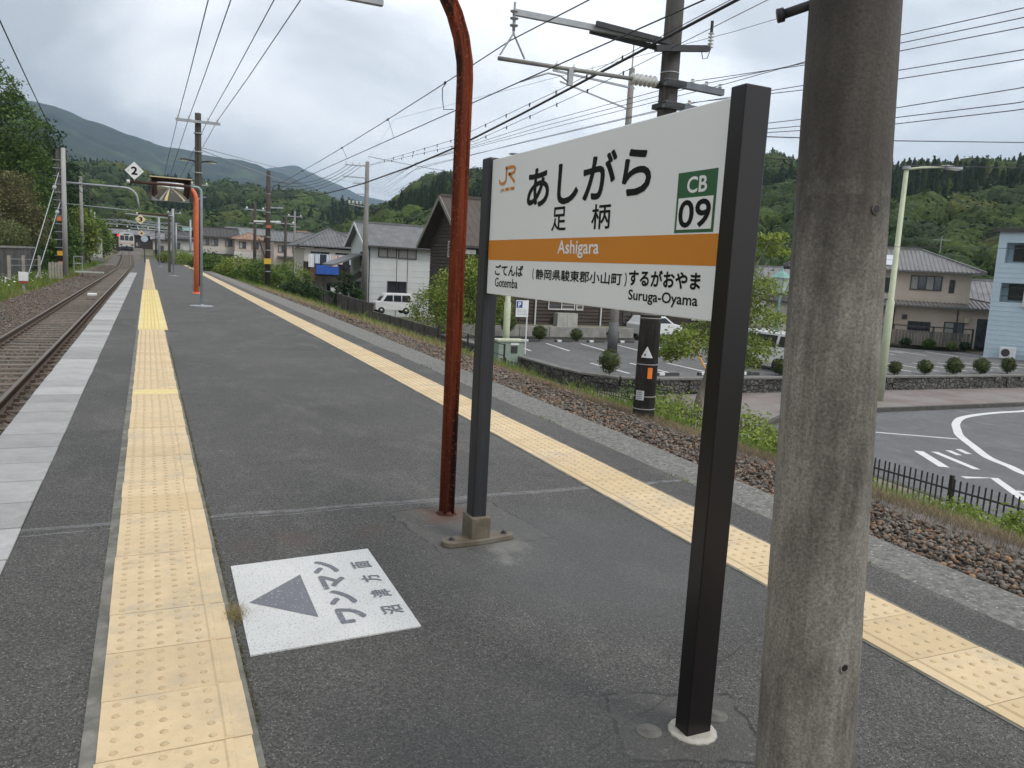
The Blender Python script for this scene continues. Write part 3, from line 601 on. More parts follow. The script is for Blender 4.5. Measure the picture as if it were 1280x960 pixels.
p2 = empty('slim_concrete_mast', (-6.35, 98, -.9), 0, 'slim pale concrete mast behind the mast with guy wires', 'mast'); zb = -.2
MB().tube([(0, 0, 0), (0, 0, 9.6)], [.2, .16], 12).build('shaft', M_conc, p2, True); MB().cbox(0, 0, 9.62, .36, .36, .08).build('cap', M_steel, p2)
p3 = empty('black_signal_mast', (-6.2, 108, -.8), 0, 'black lattice post carrying white fittings left of the far track', 'mast')
MB().tube([(0, 0, 0), (0, 0, 9.2)], .10, 8).build('shaft', M_dsteel, p3)
for k in range(9): MB().cbox(0, -.05, 1.2+k*.9, .34, .1, .07).build('rung', M_dsteel, p3)
MB().cbox(.1, -.1, 1.3, .25, .2, 1.2).build('white_marker', M_wht, p3)
hu = empty('relay_box', (-5.9, 118, -.4), 0, 'white relay box on a plinth left of the far track', 'equipment box')
MB().box(-.55, .55, -.4, .4, .5, 3.2).build('cabinet', mat('cabinet_paint', (.52, .52, .49), .6), hu, bevel=.03); MB().box(-.65, .65, -.5, .5, 0, .5).build('plinth', M_conc, hu); MB().box(-.62, .62, -.46, .46, 3.2, 3.3).build('lid', M_steel, hu)
wk = empty('crossing_board', (-4.0, 68, -.82), 0, 'pale board and small rail gate beside the left mast', 'board'); MB().box(-.9, 1.0, -.4, .4, .25, .33).build('board', mat('pale_board', (.42, .46, .42), .7), wk)
for x in (-1.0, -.45): MB().tube([(x, .2, 0), (x, .2, 1.45)], .035, 6).build('gate_post', M_steel, wk)
for z in (.9, 1.42): MB().tube([(-1.0, .2, z), (-.45, .2, z)], .03, 6).build('gate_rail', M_steel, wk)

# far masts, gantries and signals over the curve
def far_mast(x, y, h, arm, label, m=M_steel):
    t = empty('far_catenary_mast', (x, y, -.9+ztrack(y)), 0, label, 'mast', 'catenary masts along the far track')
    MB().tube([(0, 0, 0), (0, 0, h)], [.16, .12], 8).build('shaft', m, t, True)
    s = 1 if arm > 0 else -1
    MB().beam((0, 0, h-1.0), (arm, 0, h-.8), .12).build('bracket', M_steel, t); MB().beam((0, 0, h-2.3), (arm*.9, 0, h-2.2), .08).build('steady_arm', M_steel, t)
    MB().beam((0, 0, h-2.2), (arm*.8, 0, h-.85), .05).build('strut', M_steel, t)
    MB().lathe([(.05, 0), (.14, .05), (.05, .12), (.14, .18), (.05, .25)], (arm*.93, 0, h-2.6), 8).build('insulator', M_ins, t)
    return t
far_mast(2.45, 90, 6.6, -4.4, 'nearest grey mast beyond the platform signs with an arm to the left'); far_mast(1.3, 104, 6.2, -3.4, 'second grey mast beyond the number signs')
far_mast(-6.9, 132, 6.8, 4.2, 'grey mast left of the curve beyond the relay box'); far_mast(1.4, 150, 6.2, -4, 'mast right of the curve in front of the station roofs', M_dsteel)
far_mast(-8.0, 150, 6.2, 4.2, 'mast left of the curve close to the tunnel of trees'); far_mast(3.9, 128, 6.0, -3.6, 'mast behind the fence in front of the yellow building'); far_mast(5.4, 118, 6.4, -2.5, 'mast right of the platform end by the white shed')
gy = empty('signal_gantry', (0, 152, 0), 0, 'steel gantry with insulators spanning the far tracks', 'gantry')
for x in (-7.2, 4.4): MB().tube([(x, 0, 0), (x, 0, 6.3)], .14, 8).build('leg', M_steel, gy)
for z in (5.5, 6.2): MB().beam((-7.2, 0, z), (4.4, 0, z), .12).build('beam', M_steel, gy)
for k in range(12): MB().beam((-7.2+k*.967, 0, 5.5 if k % 2 else 6.2), (-7.2+(k+1)*.967, 0, 6.2 if k % 2 else 5.5), .07).build('brace', M_steel, gy)
for k in range(7): MB().lathe([(.04, 0), (.13, .05), (.04, .15), (.13, .2), (.04, .3)], (-6.2+k*1.6, 0, 5.05), 7).build('insulator', M_ins, gy)
rs = empty('red_signal', (-4.35, 150, .2), 0, 'railway signal showing red above the waiting train', 'signal')
MB().tube([(0, 0, 0), (0, 0, 3.0)], .07, 6).build('post', M_dsteel, rs); MB().lathe([(.32, 0), (.32, .06)], (0, 0, 0), 12).build('plate', M_dsteel, rs)
rs.children[1].rotation_euler = (math.pi/2, 0, 0); rs.children[1].location = (0, -.05, 3.4)
m_, N_, L_, b_ = nodes('lit_red_lens'); b_.inputs['Base Color'].default_value = (.6, .02, .02, 1); b_.inputs['Emission Color'].default_value = (1, .05, .06, 1); b_.inputs['Emission Strength'].default_value = 1.6
lz = MB().lathe([(.2, 0), (.17, .05)], (0, 0, 0), 12).build('lens', m_, rs); lz.rotation_euler = (math.pi/2, 0, 0); lz.location = (0, -.12, 3.4)
# train
M_train = mat('train_white_paint', (.58, .58, .56), .45, .08, 2); M_tdark = glass('train_window', (.03, .035, .04))
tr = empty('commuter_train', (-3.85, 187, ztrack(187)-.70), .035, 'white commuter train with dark front windows waiting beyond the platform', 'train')
tb = MB(); sec = [(-1.4, .55), (1.4, .55), (1.45, 1.6), (1.42, 2.9), (1.2, 3.45), (.6, 3.62), (-.6, 3.62), (-1.2, 3.45), (-1.42, 2.9), (-1.45, 1.6)]
tb.extr([(x, 0, z) for x, z in sec], (0, 0, 0), (0, 19, 0)); tb.build('body', M_train, tr, bevel=.06)
for x0, x1 in ((-1.22, -.48), (-.34, .34), (.48, 1.22)): MB().box(x0, x1, -.03, .03, 1.95, 2.95).build('front_window', M_tdark, tr)
MB().box(-.55, .55, -.02, .02, 3.08, 3.32).build('destination_panel', M_tdark, tr); MB().box(-1.44, 1.44, -.015, .02, 1.30, 1.42).build('stripe', M_orgp, tr)
for x in (-1.05, 1.05): MB().cbox(x, -.03, 1.05, .42, .08, .26).build('headlight', M_tdark, tr)
MB().box(-1.1, 1.1, -.12, .3, .12, .72).build('skirt', M_dsteel, tr); MB().cbox(0, -.3, .75, .35, .5, .3).build('coupler', M_dsteel, tr); MB().box(-1.2, 1.2, .3, 18.6, .0, .6).build('underframe', M_dsteel, tr)
for k in range(6): MB().box(1.44, 1.47, 1.6+k*2.9, 3.4+k*2.9, 1.8, 2.8).build('side_window', M_tdark, tr)

# ================================================================ poles on the platform
M_orpole = mat('orange_pole_paint', (.72, .17, .07), .5, .12, 5, col2=(.55, .14, .07), amt=.3); M_blpole = mat('blue_grey_pole', (.27, .34, .37), .5, .12, 6); M_brarm = mat('brown_rusty_arm', (.07, .035, .025), .8, .3, 8)
M_yplate = mat('cream_sign_face', (.72, .58, .36), .5, .05)
def diamond_sign(nm, loc, hd, face, txt, label, par=None):
    t = empty(nm, loc, 0, label, 'number sign')
    MB().extr([(0, 0, -hd), (hd, 0, 0), (0, 0, hd), (-hd, 0, 0)], (0, 0, 0), (0, .02, 0)).build('plate', face, t)
    if txt: lettering(txt, (-hd*.34, -.004, -hd*.46), (hd*.68, 0, 0), (0, 0, hd*.92), M_ink, t, hd*.045)
    for s in (-1, 1):
        b = MB().lathe([(hd*.05, 0), (hd*.05, .012)], (0, 0, 0), 8).build('bolt', M_dsteel, t); b.rotation_euler = (math.pi/2, 0, 0); b.location = (s*hd*.62, 0, 0)
    return t
def hook_pole(nm, loc, top, arm, r, mpost, marm, label, R=.12):
    t = empty(nm, loc, 0, label, 'pole')
    c = [(0, 0, 0), (0, 0, top-R)]+[(-R*(1-math.cos(a)), 0, top-R+R*math.sin(a)) for a in np.linspace(.3, math.pi/2, 6)]+[(-R-.12, 0, top)]
    MB().tube(c, r, 10).build('post', mpost, t, True)
    MB().tube([(-R-.12, 0, top), (arm, 0, top)], r*1.1, 10).build('arm', marm, t, True); MB().tube([(arm+.01, 0, top), (arm-.06, 0, top)], r*1.2, 10).build('end_cap', M_wht, t, True)
    MB().lathe([(.28, 0), (.28, .02), (r*1.6, .025), (r*1.5, .06)], (0, 0, 0), 14).build('base_plate', M_steel, t)
    return t
hook_pole('hook_pole', (1.213, 21.07, 0), 2.88, -1.57, .033, M_blpole, M_brarm, 'slim blue grey pole with brown arm holding the number two sign')
d2 = diamond_sign('diamond_sign', (-.25, 21.0, 3.128), .205, M_wht, '2', 'white diamond sign with a black 2 standing on the brown arm'); MB().tube([(0, .02, -.2), (0, .05, -.25)], .01, 5).build('bracket', M_steel, d2)
op = empty('orange_pole', (1.443, 27.8, 0), 0, 'bright orange curved pole holding the square mirror', 'pole')
MB().tube([(0, 0, 0), (0, 0, 2.95)]+[(-.5*(1-math.cos(a)), 0, 2.95+.5*math.sin(a)) for a in np.linspace(.15, math.pi/2, 8)]+[(-1.1, 0, 3.45)], .082, 12).build('curved_pipe', M_orpole, op, True)
MB().lathe([(.14, 0), (.13, .03), (.09, .04)], (0, 0, 0), 12).build('base', M_orpole, op)
mi = empty('platform_mirror', (.70, 27.7, 3.22), 0, 'hooded rectangular mirror reflecting the platform hung beside the orange pole', 'mirror')
mm, N_, L_, b_ = nodes('mirror_glass'); b_.inputs['Base Color'].default_value = (.75, .75, .72, 1); b_.inputs['Metallic'].default_value = 1; b_.inputs['Roughness'].default_value = .05
nx, nz = 16, 10; V = []; 
for j in range(nz+1):
    for i in range(nx+1):
        u, v = i/nx*2-1, j/nz*2-1; V.append((u*.54, -.10+.10*(u*u)+.07*v*v-.05*v, v*.33))
F = [(j*(nx+1)+i, j*(nx+1)+i+1, (j+1)*(nx+1)+i+1, (j+1)*(nx+1)+i) for j in range(nz) for i in range(nx)]
MB().add(V, F).build('mirror_face', mm, mi, True)
h = MB(); h.box(-.58, .58, -.34, .06, .33, .35); h.box(-.58, -.555, -.34, .06, -.33, .33); h.box(.555, .58, -.34, .06, -.33, .33); h.build('hood', M_brarm, mi); MB().box(-.575, .575, .06, .09, -.35, .35).build('back_plate', M_steel, mi)
MB().box(-.60, .60, -.36, -.34, .335, .36).build('hood_edge', M_yplate, mi)
hook_pole('hook_pole', (1.31, 47.6, 0), 3.25, -1.75, .045, M_steel, M_brarm, 'grey pole with brown arm carrying the cream number three sign')
diamond_sign('diamond_sign', (-.30, 47.5, 2.94), .27, M_yplate, '3', 'cream diamond sign with a black 3 hanging under the far arm')
hook_pole('hook_pole', (.98, 76, 0), 3.1, -1.6, .045, M_steel, M_steel, 'third grey hook pole farther along the platform')
diamond_sign('diamond_sign', (-.42, 75.9, 2.75), .27, M_yplate, '4', 'small cream diamond sign beyond the number three sign')
rsn = empty('round_sign', (-.25, 98, .0), 0, 'small round blue and white sign at the far platform end', 'sign'); MB().tube([(0, .1, 0), (0, .1, 2.9)], .05, 6).build('post', M_dsteel, rsn)
o = MB().lathe([(.36, 0), (.36, .03)], (0, 0, 0), 14).build('disc', mat('pale_blue_disc', (.45, .52, .62), .5), rsn); o.rotation_euler = (math.pi/2, 0, 0); o.location = (0, 0, 2.6)
cl = empty('square_platform_post', (1.30, 56, 0), 0, 'dark square post standing behind the number three pole', 'post'); MB().box(-.08, .08, -.08, .08, 0, 3.6).build('shaft', mat('dark_grey_concrete', (.07, .065, .06), .9, .2), cl)
# platform utility pole with lamps
up = empty('platform_lamp_pole', (1.86, 34.2, 0), 0, 'tall dark pole with cross arm and two lamps behind the orange pole', 'lamp pole')
M_hp = mat('dark_brown_pole', (.055, .045, .037), .8, .3, 3, stretch=(1, 1, .2))
MB().tube([(0, 0, 0), (0, 0, 6.68)], [.15, .115], 12).build('shaft', M_hp, up, True); MB().box(-.02, .02, -.15, -.11, .2, 6.5).build('cable_duct', M_dsteel, up)
MB().cbox(0, -.16, 6.34, 1.62, .08, .10).build('cross_arm', M_steel, up)
for x in (-.72, -.33, .36, .70): MB().lathe([(.03, 0), (.05, .03), (.03, .07), (.05, .1), (.02, .14)], (x, -.16, 6.39), 8).build('pin_insulator', M_ins, up)
for s in (-1, 1):
    MB().tube([(0, 0, 4.82), (s*.3, -.1, 4.88)], .03, 6).build('lamp_arm', M_dsteel, up)
    l = MB(); l.lathe([(.03, 0), (.10, .015), (.13, .05), (.08, .1), (.03, .12)], (0, 0, 0), 10); lo = l.build('lamp_head', M_dsteel, up, True); lo.location = (s*.46, -.12, 4.83); lo.scale = (1.9, 1, .8)
    g = MB().lathe([(.11, 0), (.10, -.03), (.05, -.05)], (0, 0, 0), 10).build('lamp_glass', mat('lamp_glass', (.62, .66, .55), .3), up, True); g.location = (s*.50, -.12, 4.84); g.scale = (1.6, 1, .8)
for z in (3.4, 4.4, 5.2, 5.9): MB().tube([(0, 0, z), (0, 0, z+.04)], .165, 12).build('band', M_steel, up)

# ================================================================ catenary pole on the right of the platform
M_cp = weather_pole('dark_pole_concrete', (.035, .033, .031), (.065, .06, .055), (.09, .085, .078))
cpz = -.34
cpo = empty('catenary_pole', (5.0, 7.24, cpz), 0, 'dark catenary pole in the stones with warning triangle and orange tag', 'catenary pole')
MB().tube([(0, 0, -.1), (.0, 0, 5.6)], [.122, .085], 20).build('shaft', M_cp, cpo, True)
vd = Vector((-5.0, -7.24, 0)).normalized(); vr = Vector((-vd.y, vd.x, 0))     # towards the viewer side, and sideways
def on_pole(name, m, side, z, w, h, tri=False, r=.122, parent=cpo, txt=None, tm=None, ty=None):
    """a thin plate wrapped on the pole face"""
    n = 6; mb = MB(); a0 = math.atan2(vd.y, vd.x); r = .122-.0065*z+.003
    hw = w/2/r; vs = []
    ths = [side/r-hw+2*hw*i/n for i in range(n+1)]
    for t in ths:
        k = 1-abs((t-side/r)/hw) if tri else 1
        for rr_ in (r, r+.004):
            vs += [(rr_*math.cos(a0+t), rr_*math.sin(a0+t), z-h/2), (rr_*math.cos(a0+t), rr_*math.sin(a0+t), z-h/2+h*max(k, .001))]
    fs = []
    for i in range(n):
        a = i*4; b = a+4; fs += [(a+2, b+2, b+3, a+3), (a+1, b+1, b+3, a+3), (a, b, b+2, a+2), (a+1, a, b, b+1)]
    o = mb.add(vs, fs).build(name, m, parent)
    return o
on_pole('warning_triangle', M_wht, -.01, .83, .13, .125, True)
o_ = on_pole('orange_tag', mat('orange_tag_print', (.85, .22, .03), .5), +.038, .60, .052, .12)
on_pole('white_label', mat('label_white', (.55, .56, .56), .5), -.055, .35, .095, .105)
c0 = Vector((0, 0, 0))+vd*.1165
def pole_txt(s, side, z, w, h, m, bold=.0015, vert=False):
    o = vd*.1225+Vector((0, 0, z-h/2))+vr*(side-w/2); 
    return lettering(s, o, vr*w, (0, 0, h), m, cpo, bold)
for dx, dz in ((-.03, .80), (.008, .80), (-.01, .835)): pole_txt('■' if dz < .82 else '●', dx, dz, .016, .02, M_ink, 0)
for k in range(4): pole_txt('━', -.055, .385-.022*k, .06, .005, M_ink, 0)
for z in (.19, .33, .685, 1.19, 1.23, 2.9, 3.75, 4.9): MB().tube([(0, 0, z), (0, 0, z+.012)], .122-.0065*z+.003, 20).build('band', M_steel if z > 2 else M_conc, cpo, True)
# brackets: local z = world z + .34
zo = -cpz
br = MB(); br.beam((-1.82, 0, 3.71+zo), (-.05, 0, 3.72+zo), .045, .055); br.build('upper_bracket', M_steel, cpo)
br = MB(); br.beam((-.95, -.06, 3.74+zo), (.02, -.06, 3.70+zo), .03, .05); br.beam((-.95, .06, 3.70+zo), (.02, .06, 3.66+zo), .03, .05); br.build('bracket_channel', M_dsteel, cpo)
MB().beam((-.28, -.12, 3.60+zo), (.38, -.12, 3.70+zo), .05, .06).build('black_side_arm', M_dsteel, cpo)
def insul(name, c, d, L, r, n=3, m=M_ins, par=cpo):
    c, d = Vector(c), Vector(d).normalized(); mb = MB(); pts, rs_ = [], []
    for i in range(n):
        for t, k in ((0, .35), (.12, 1), (.3, .9), (.42, .35), (.98, .35)): pts.append(c+d*L*(i+t)/n); rs_.append(r*k)
    return mb.tube(pts, rs_, 12).build(name, m, par, True)
i1 = insul('suspension_insulator', (-1.81, 0, 3.73+zo), (0, 0, -1), .19, .042, 3, M_steel)
MB().tube([(-1.81, 0, 3.80+zo), (-1.81, 0, 3.52+zo)], .012, 8).build('suspension_rod', M_steel, cpo)
for x in (-1.94, -1.68): MB().tube([(-1.81, 0, 3.52+zo), (x, 0, 3.305+zo)], .009, 6).build('yoke_leg', M_steel, cpo)
MB().tube([(-1.955, 0, 3.272+zo), (-.46, 0, 3.30+zo)], .020, 10).build('lower_tube', mat('tube_steel', (.25, .245, .23), .55, .2, 8, metal=.2), cpo, True)
insul('strut_insulator', (-.46, 0, 3.30+zo), (1, 0, .02), .32, .062, 6)
MB().tube([(-.14, 0, 3.305+zo), (-.03, 0, 3.31+zo)], .02, 8).build('tube_socket', M_dsteel, cpo)
MB().box(-1.20, -1.15, -.02, .02, 3.13+zo, 3.29+zo).build('drop_bracket', M_steel, cpo)
MB().tube([(-1.17, 0, 3.15+zo), (-1.28, 0, 3.21+zo), (-1.42, 0, 3.215+zo), (-1.56, 0, 3.16+zo), (-1.70, .02, 3.10+zo)], .009, 8).build('steady_arm', M_steel, cpo, True)
for dz, L in ((3.30, .62), (3.08, .30)):
    MB().beam((-.12, -.11, dz+zo), (L, -.11, dz+zo-.01), .06, .065).build('cross_arm', mat('blue_grey_steel', (.16, .18, .21), .5, .2, 8), cpo)
    MB().cbox(0, -.02, dz+zo, .24, .26, .05).build('clamp', M_dsteel, cpo)
    for x in ([.22, .40, .58] if L > .5 else [.20]):
        MB().lathe([(.012, 0), (.022, .01), (.012, .025), (.020, .04), (.008, .05)], (x, -.11, dz+zo+.03), 8).build('pin_insulator', M_ins, cpo)
insul('arrester', (.40, -.12, 3.86+zo), (0, 0, -1), .17, .032, 5); MB().tube([(.40, -.12, 3.98+zo), (.40, -.12, 3.86+zo)], .016, 8).build('arrester_cap', M_dsteel, cpo)
MB().tube([(.40, -.12, 3.69+zo), (.36, -.14, 3.60+zo), (.30, -.14, 3.58+zo), (.28, -.13, 3.68+zo)], .005, 6).build('jumper', M_wire, cpo, True)
# ---------------------------------------------------------------- overhead wires
def wire(nm, pts, r, label, cat='wire', group=None, m=M_wire, clips=None, n=6):
    o = MB().tube(pts, r, n).build(nm, m, None, True); tag(o, label, cat, group)
    if clips:
        for (t0, t1, step, size) in clips:
            A_, B_ = Vector(pts[0]), Vector(pts[-1]); t = t0
            P_ = [Vector(p) for p in pts]
            while t < t1:       # t = world Y of the clip
                for a, b in zip(P_[:-1], P_[1:]):
                    lo, hi = min(a.y, b.y), max(a.y, b.y)
                    if lo <= t < hi:
                        q = a.lerp(b, (t-a.y)/(b.y-a.y)); MB().cbox(q.x, q.y, q.z-size*.4, .012, size*.5, size*1.6).build('clip', M_wire, o); break
                t += step
    return o
def sag(a, b, s, n=14, ext=0):
    a, b = Vector(a), Vector(b); return [a.lerp(b, t)-Vector((0, 0, 4*s*t*(1-t))) for t in (i/n for i in range(n+1))]
mess = sag((2.6, 160, 6.0), (3.19, 50, 3.95), .3, 6)+sag((3.19, 50, 3.95), (3.19, 7.30, 3.47), .45, 18)[1:]+sag((3.19, 7.30, 3.47), (3.2, -20, 3.45), .2, 6)[1:]
cont = [(2.6, 160, 5.0), (3.3, 62, 3.3), (3.3, 15.6, 3.13), (3.3, 7.24, 3.10), (3.3, 4.4, 3.09), (3.2, -20, 3.1)]
wm = wire('messenger_wire', mess, .0055, 'upper catenary wire over the gap right of the platform', 'overhead wire')
wc = wire('contact_wire', cont, .0055, 'lower contact wire running under the catenary wire', 'overhead wire')
def zat(pts, y):
    for a, b in zip(pts[:-1], pts[1:]):
        if min(a[1], b[1]) <= y <= max(a[1], b[1]): return a[2]+(b[2]-a[2])*(y-a[1])/(b[1]-a[1])
for k, y in enumerate((9.15, 11.6, 14.6, 18.6, 23, 28)):
    z1, z0 = zat(mess, y), zat(cont, y)
    if k == 0: MB().tube([(3.2, y, z1), (3.17, y+.03, z1-.06), (3.18, y+.05, (z1+z0)/2), (3.22, y+.1, z0+.03), (3.3, y-.03, z0+.02)], .005, 6).build('hanger_loop', M_wire, wm, True)
    else: MB().tube([(3.2, y, z1), (3.29, y, z0)], .0032, 5).build('dropper', M_wire, wm)
    MB().cbox(3.19, y, z1, .02, .035, .03).build('clamp', M_wire, wm)
thick = sag((6.78, 51.3, 5.35), (4.7, 19.0, 3.151), .35, 10)+[(4.7, 15.5, 3.19), (4.7, 12.806, 3.271), (4.7, 10.3, 3.42), (4.7, 8.356, 3.553), (4.7, 5.879, 3.726), (4.7, -6, 4.4)]
wire('feeder_cable', thick, .0145, 'thick black cable sweeping up across the sky to the catenary pole', 'cable')
wire('hanging_cable', [(14.5, 62.8, 8.95), (9.0, 38, 5.75), (4.75, 18.6, 3.55), (4.6, 12.7, 3.363), (4.6, 8.909, 3.504), (4.6, 5.5, 3.72), (4.6, -6, 4.5)], .0035, 'thin wire with small clips just above the thick black cable', 'cable', clips=[(6.8, 18, .75, .03)])
wire('hanging_cable', [(15.0, 62.8, 8.95), (9.6, 38, 5.75), (4.98, 19.477, 3.64), (4.9, 12.42, 3.351), (4.9, 8.694, 3.517), (4.9, 6, 3.70), (4.9, -6, 4.5)], .0035, 'thin wire with small clips just below the thick black cable', 'cable', clips=[(7.2, 18, .8, .03)])
# wires carried past the pole arms on the right
ends = [(3.354, 3.297, 3.33), (3.29, 3.231, 3.325), (3.228, 3.165, 3.32), (3.076, 3.01, 3.12), (3.007, 2.944, 3.10), (2.777, 2.75, 2.86), (2.70, 2.651, 2.80), (2.649, 2.601, 2.76)]
for k, (z1, z0, zp) in enumerate(ends):
    x = 5.58-.18*(k % 3) if k < 3 else 5.4; xa = [5.58, 5.40, 5.22, 5.3, 5.2, 5.5, 5.4, 5.3][k]
    s = (z1-z0)/1.04
    wire('line_wire', [(14.3+.15*k, 62.8, 7.9-.12*k), (9.6+.1*k, 36, 5.0-.1*k), (xa+.1, 17, 3.62-.07*k), (xa, 11, zp+.12), (xa, 7.13, zp+.03), (5.6, 4.89, z1), (5.6, 3.85, z0), (5.6, -8, z0-s*3)], .0035,
         f'{["topmost", "second", "third", "fourth", "fifth", "sixth", "seventh", "lowest"][k]} of the eight line wires fanning out right of the concrete pole', 'line wire', 'line wires right of the concrete pole')
wire('side_feeder', [(15.7, 62.8, 9.1), (6.8, 24, 5.6), (6.4, 8, 4.25), (6.2, 4.9, 4.02), (6.2, 3.2, 3.92), (6.2, -5, 3.6)], .003, 'single faint wire above the line wires at the top right', 'line wire')
wire('twisted_service_cable', [(5.0, 7.24, 2.80), (6.31, 7.24, 2.93), (8.3, 7.24, 3.11), (10.8, 7.24, 3.37), (20, 7.3, 4.6)], .0062, 'twisted black cable crossing level above the right hillside', 'cable')
wire('roadside_cable', [(5.0, 7.24, 2.63), (6.19, 7.24, 2.69), (8.4, 7.24, 2.83), (10.9, 7.24, 3.04), (20, 7.3, 4.1)], .0062, 'black cable crossing in front of the wooded ridge near the lamp post top', 'cable')
wire('roadside_cable', [(5.0, 7.24, 1.70), (6.3, 7.24, 1.75), (8.35, 7.24, 1.83), (11.1, 7.24, 1.97), (20, 7.3, 2.7)], .0035, 'thin cable crossing in front of the tiled house roof', 'cable')
for k, (x, x2, z) in enumerate(((1.14, 1.2, 6.44), (1.53, 1.62, 6.46), (2.22, 2.4, 6.46), (2.56, 2.87, 6.46))):
    wire('overhead_line', [(x*.95, 95, 6.5), (x, 34.04, z), ((x+x2)/2, 25, z-.06), (x2, 17.6, z), (x2*1.08, 0, z+.1), (x2*1.1, -30, z)], .012, f'{["leftmost", "second", "third", "rightmost"][k]} of the four wires rising from the cross arm of the platform lamp pole', 'overhead wire', 'wires over the platform')
for k, (x, z) in enumerate(((-5.40, 8.1), (-5.5, 8.0))):
    wire('mast_wire', sag((x, 65.2, z), (-2.6-.9*k, 0, 8.0), .35+.25*k, 12), .022-.006*k, ['upper black wire from the left mast top to the top left corner', 'fainter wire hanging below the upper left mast wire'][k], 'overhead wire')
for k in range(3): wire('track_catenary', sag((-5.2, 65.2, 7.2-.5*k), (-3.0, 118, 5.2-.3*k), .3, 8), .03, ['highest', 'middle', 'lowest'][k]+' catenary wire running from the left mast over the far track', 'overhead wire')
for k in range(2): wire('cross_span', sag((2.0, 34.2, 5.4-.1*k), (22, 88+6*k, 10-1.5*k), .3, 10), .016, ['upper', 'lower'][k]+' pale wire from the platform lamp pole towards the tall right pole', 'wire', m=M_steel)

# ================================================================ right side: road, fence, car park
M_road = asphalt('road_asphalt', (.115, .115, .118), (.155, .155, .158), (.3, .3, .3), (('line', 14.5, .1, .03, (.09, .09, .09), .6),))
M_park = asphalt('parking_asphalt', (.10, .098, .095), (.15, .147, .143), (.3, .3, .3))
M_walk = mat('brown_paving', (.19, .155, .14), .85, .2, 1.2, col2=(.22, .20, .185), bmp=.3)
M_kerb = mat('kerb_concrete', (.075, .072, .065), .85, .3, 4, bmp=.4); M_line = mat('road_paint', (.66, .66, .65), .6, .08, 3)
Zr = -3.196
road = MB().box(13.1, 62, -14, 24.6, -3.6, Zr).build('road', M_road); tag(road, kind='structure')
path = MB().box(13.42, 15.2, 24.6, 92, -3.5, -3.15).build('footpath', mat('path_asphalt', (.085, .085, .085), .9, .2, 2)); tag(path, kind='structure')
side = MB(); side.prism([(13.42, 8), (15.2, 9.5), (15.6, 14), (17.0, 18.6), (20.2, 20.55), (24.3, 20.7), (34, 20.85), (62, 21.5), (62, 24.4), (17.6, 24.4), (15.4, 26.4), (15.2, 28), (13.42, 28)], -3.4, -3.06); sw = side.build('pavement', M_walk); tag(sw, kind='structure')
kb = MB(); kp = [(14.3, 6), (15.25, 9.4), (15.68, 13.9), (17.06, 18.5), (20.2, 20.44), (24.3, 20.58), (34, 20.73), (62, 21.38)]
for a, b in zip(kp[:-1], kp[1:]):
    d = (Vector(b)-Vector(a)).normalized(); n_ = Vector((-d.y, d.x)); kb.prism([tuple(Vector(a)-n_*.09), tuple(Vector(b)-n_*.09), tuple(Vector(b)+n_*.09), tuple(Vector(a)+n_*.09)], -3.4, -3.045)
kb.build('kerb', M_kerb, sw)
def paint(pts, w, z=Zr+.004, par=road, name='painted_line', m=M_line):
    pts = [Vector((x, y, 0)) for x, y in pts]
    if len(pts) > 9:
        q = [pts[0]]+pts+[pts[-1]]; pts = [(.5*((2*b)+(c-a)*t+(2*a-5*b+4*c-d)*t*t+(3*b-a-3*c+d)*t**3)) for a, b, c, d in zip(q, q[1:], q[2:], q[3:]) for t in (0, .25, .5, .75)]+[pts[-1]]
    L_, R_ = [], []
    for i, p in enumerate(pts):
        d = (pts[min(i+1, len(pts)-1)]-pts[max(i-1, 0)]).normalized(); n_ = Vector((-d.y, d.x, 0))*w/2; L_.append(p+n_); R_.append(p-n_)
    k = len(pts); return MB().add([(p.x, p.y, z) for p in L_+R_], [(k+i, k+i+1, i+1, i) for i in range(k-1)]).build(name, m, par)
paint([(36, 20.3), (33, 20.05), (31.8, 19.71), (30, 19.62), (28.4, 19.37), (27.0, 18.95), (25.62, 18.14), (24.6, 17.35), (23.605, 16.52), (22.4, 15.2), (21.38, 14.05), (20.9, 13.1), (20.51, 12.48), (20.0, 11.0), (19.6, 9.0), (19.4, 5)], .26)
paint([(19.5, 18.1), (20.88, 17.63), (22.99, 16.16)], .13)
paint([(19.94, 15.14), (18.86, 13.52)], .26); paint([(20.36, 14.95), (19.57, 13.11)], .20); paint([(21.0, 15.0), (20.72, 14.45)], .17); paint([(21.5, 15.05), (21.2, 14.5)], .17)
paint([(18.33, 12.6), (19.12, 12.33), (17.83, 10.76), (17.2, 10.1)], .22); paint([(18.4, 11.3), (18.9, 10.9), (19.2, 10.4)], .18)
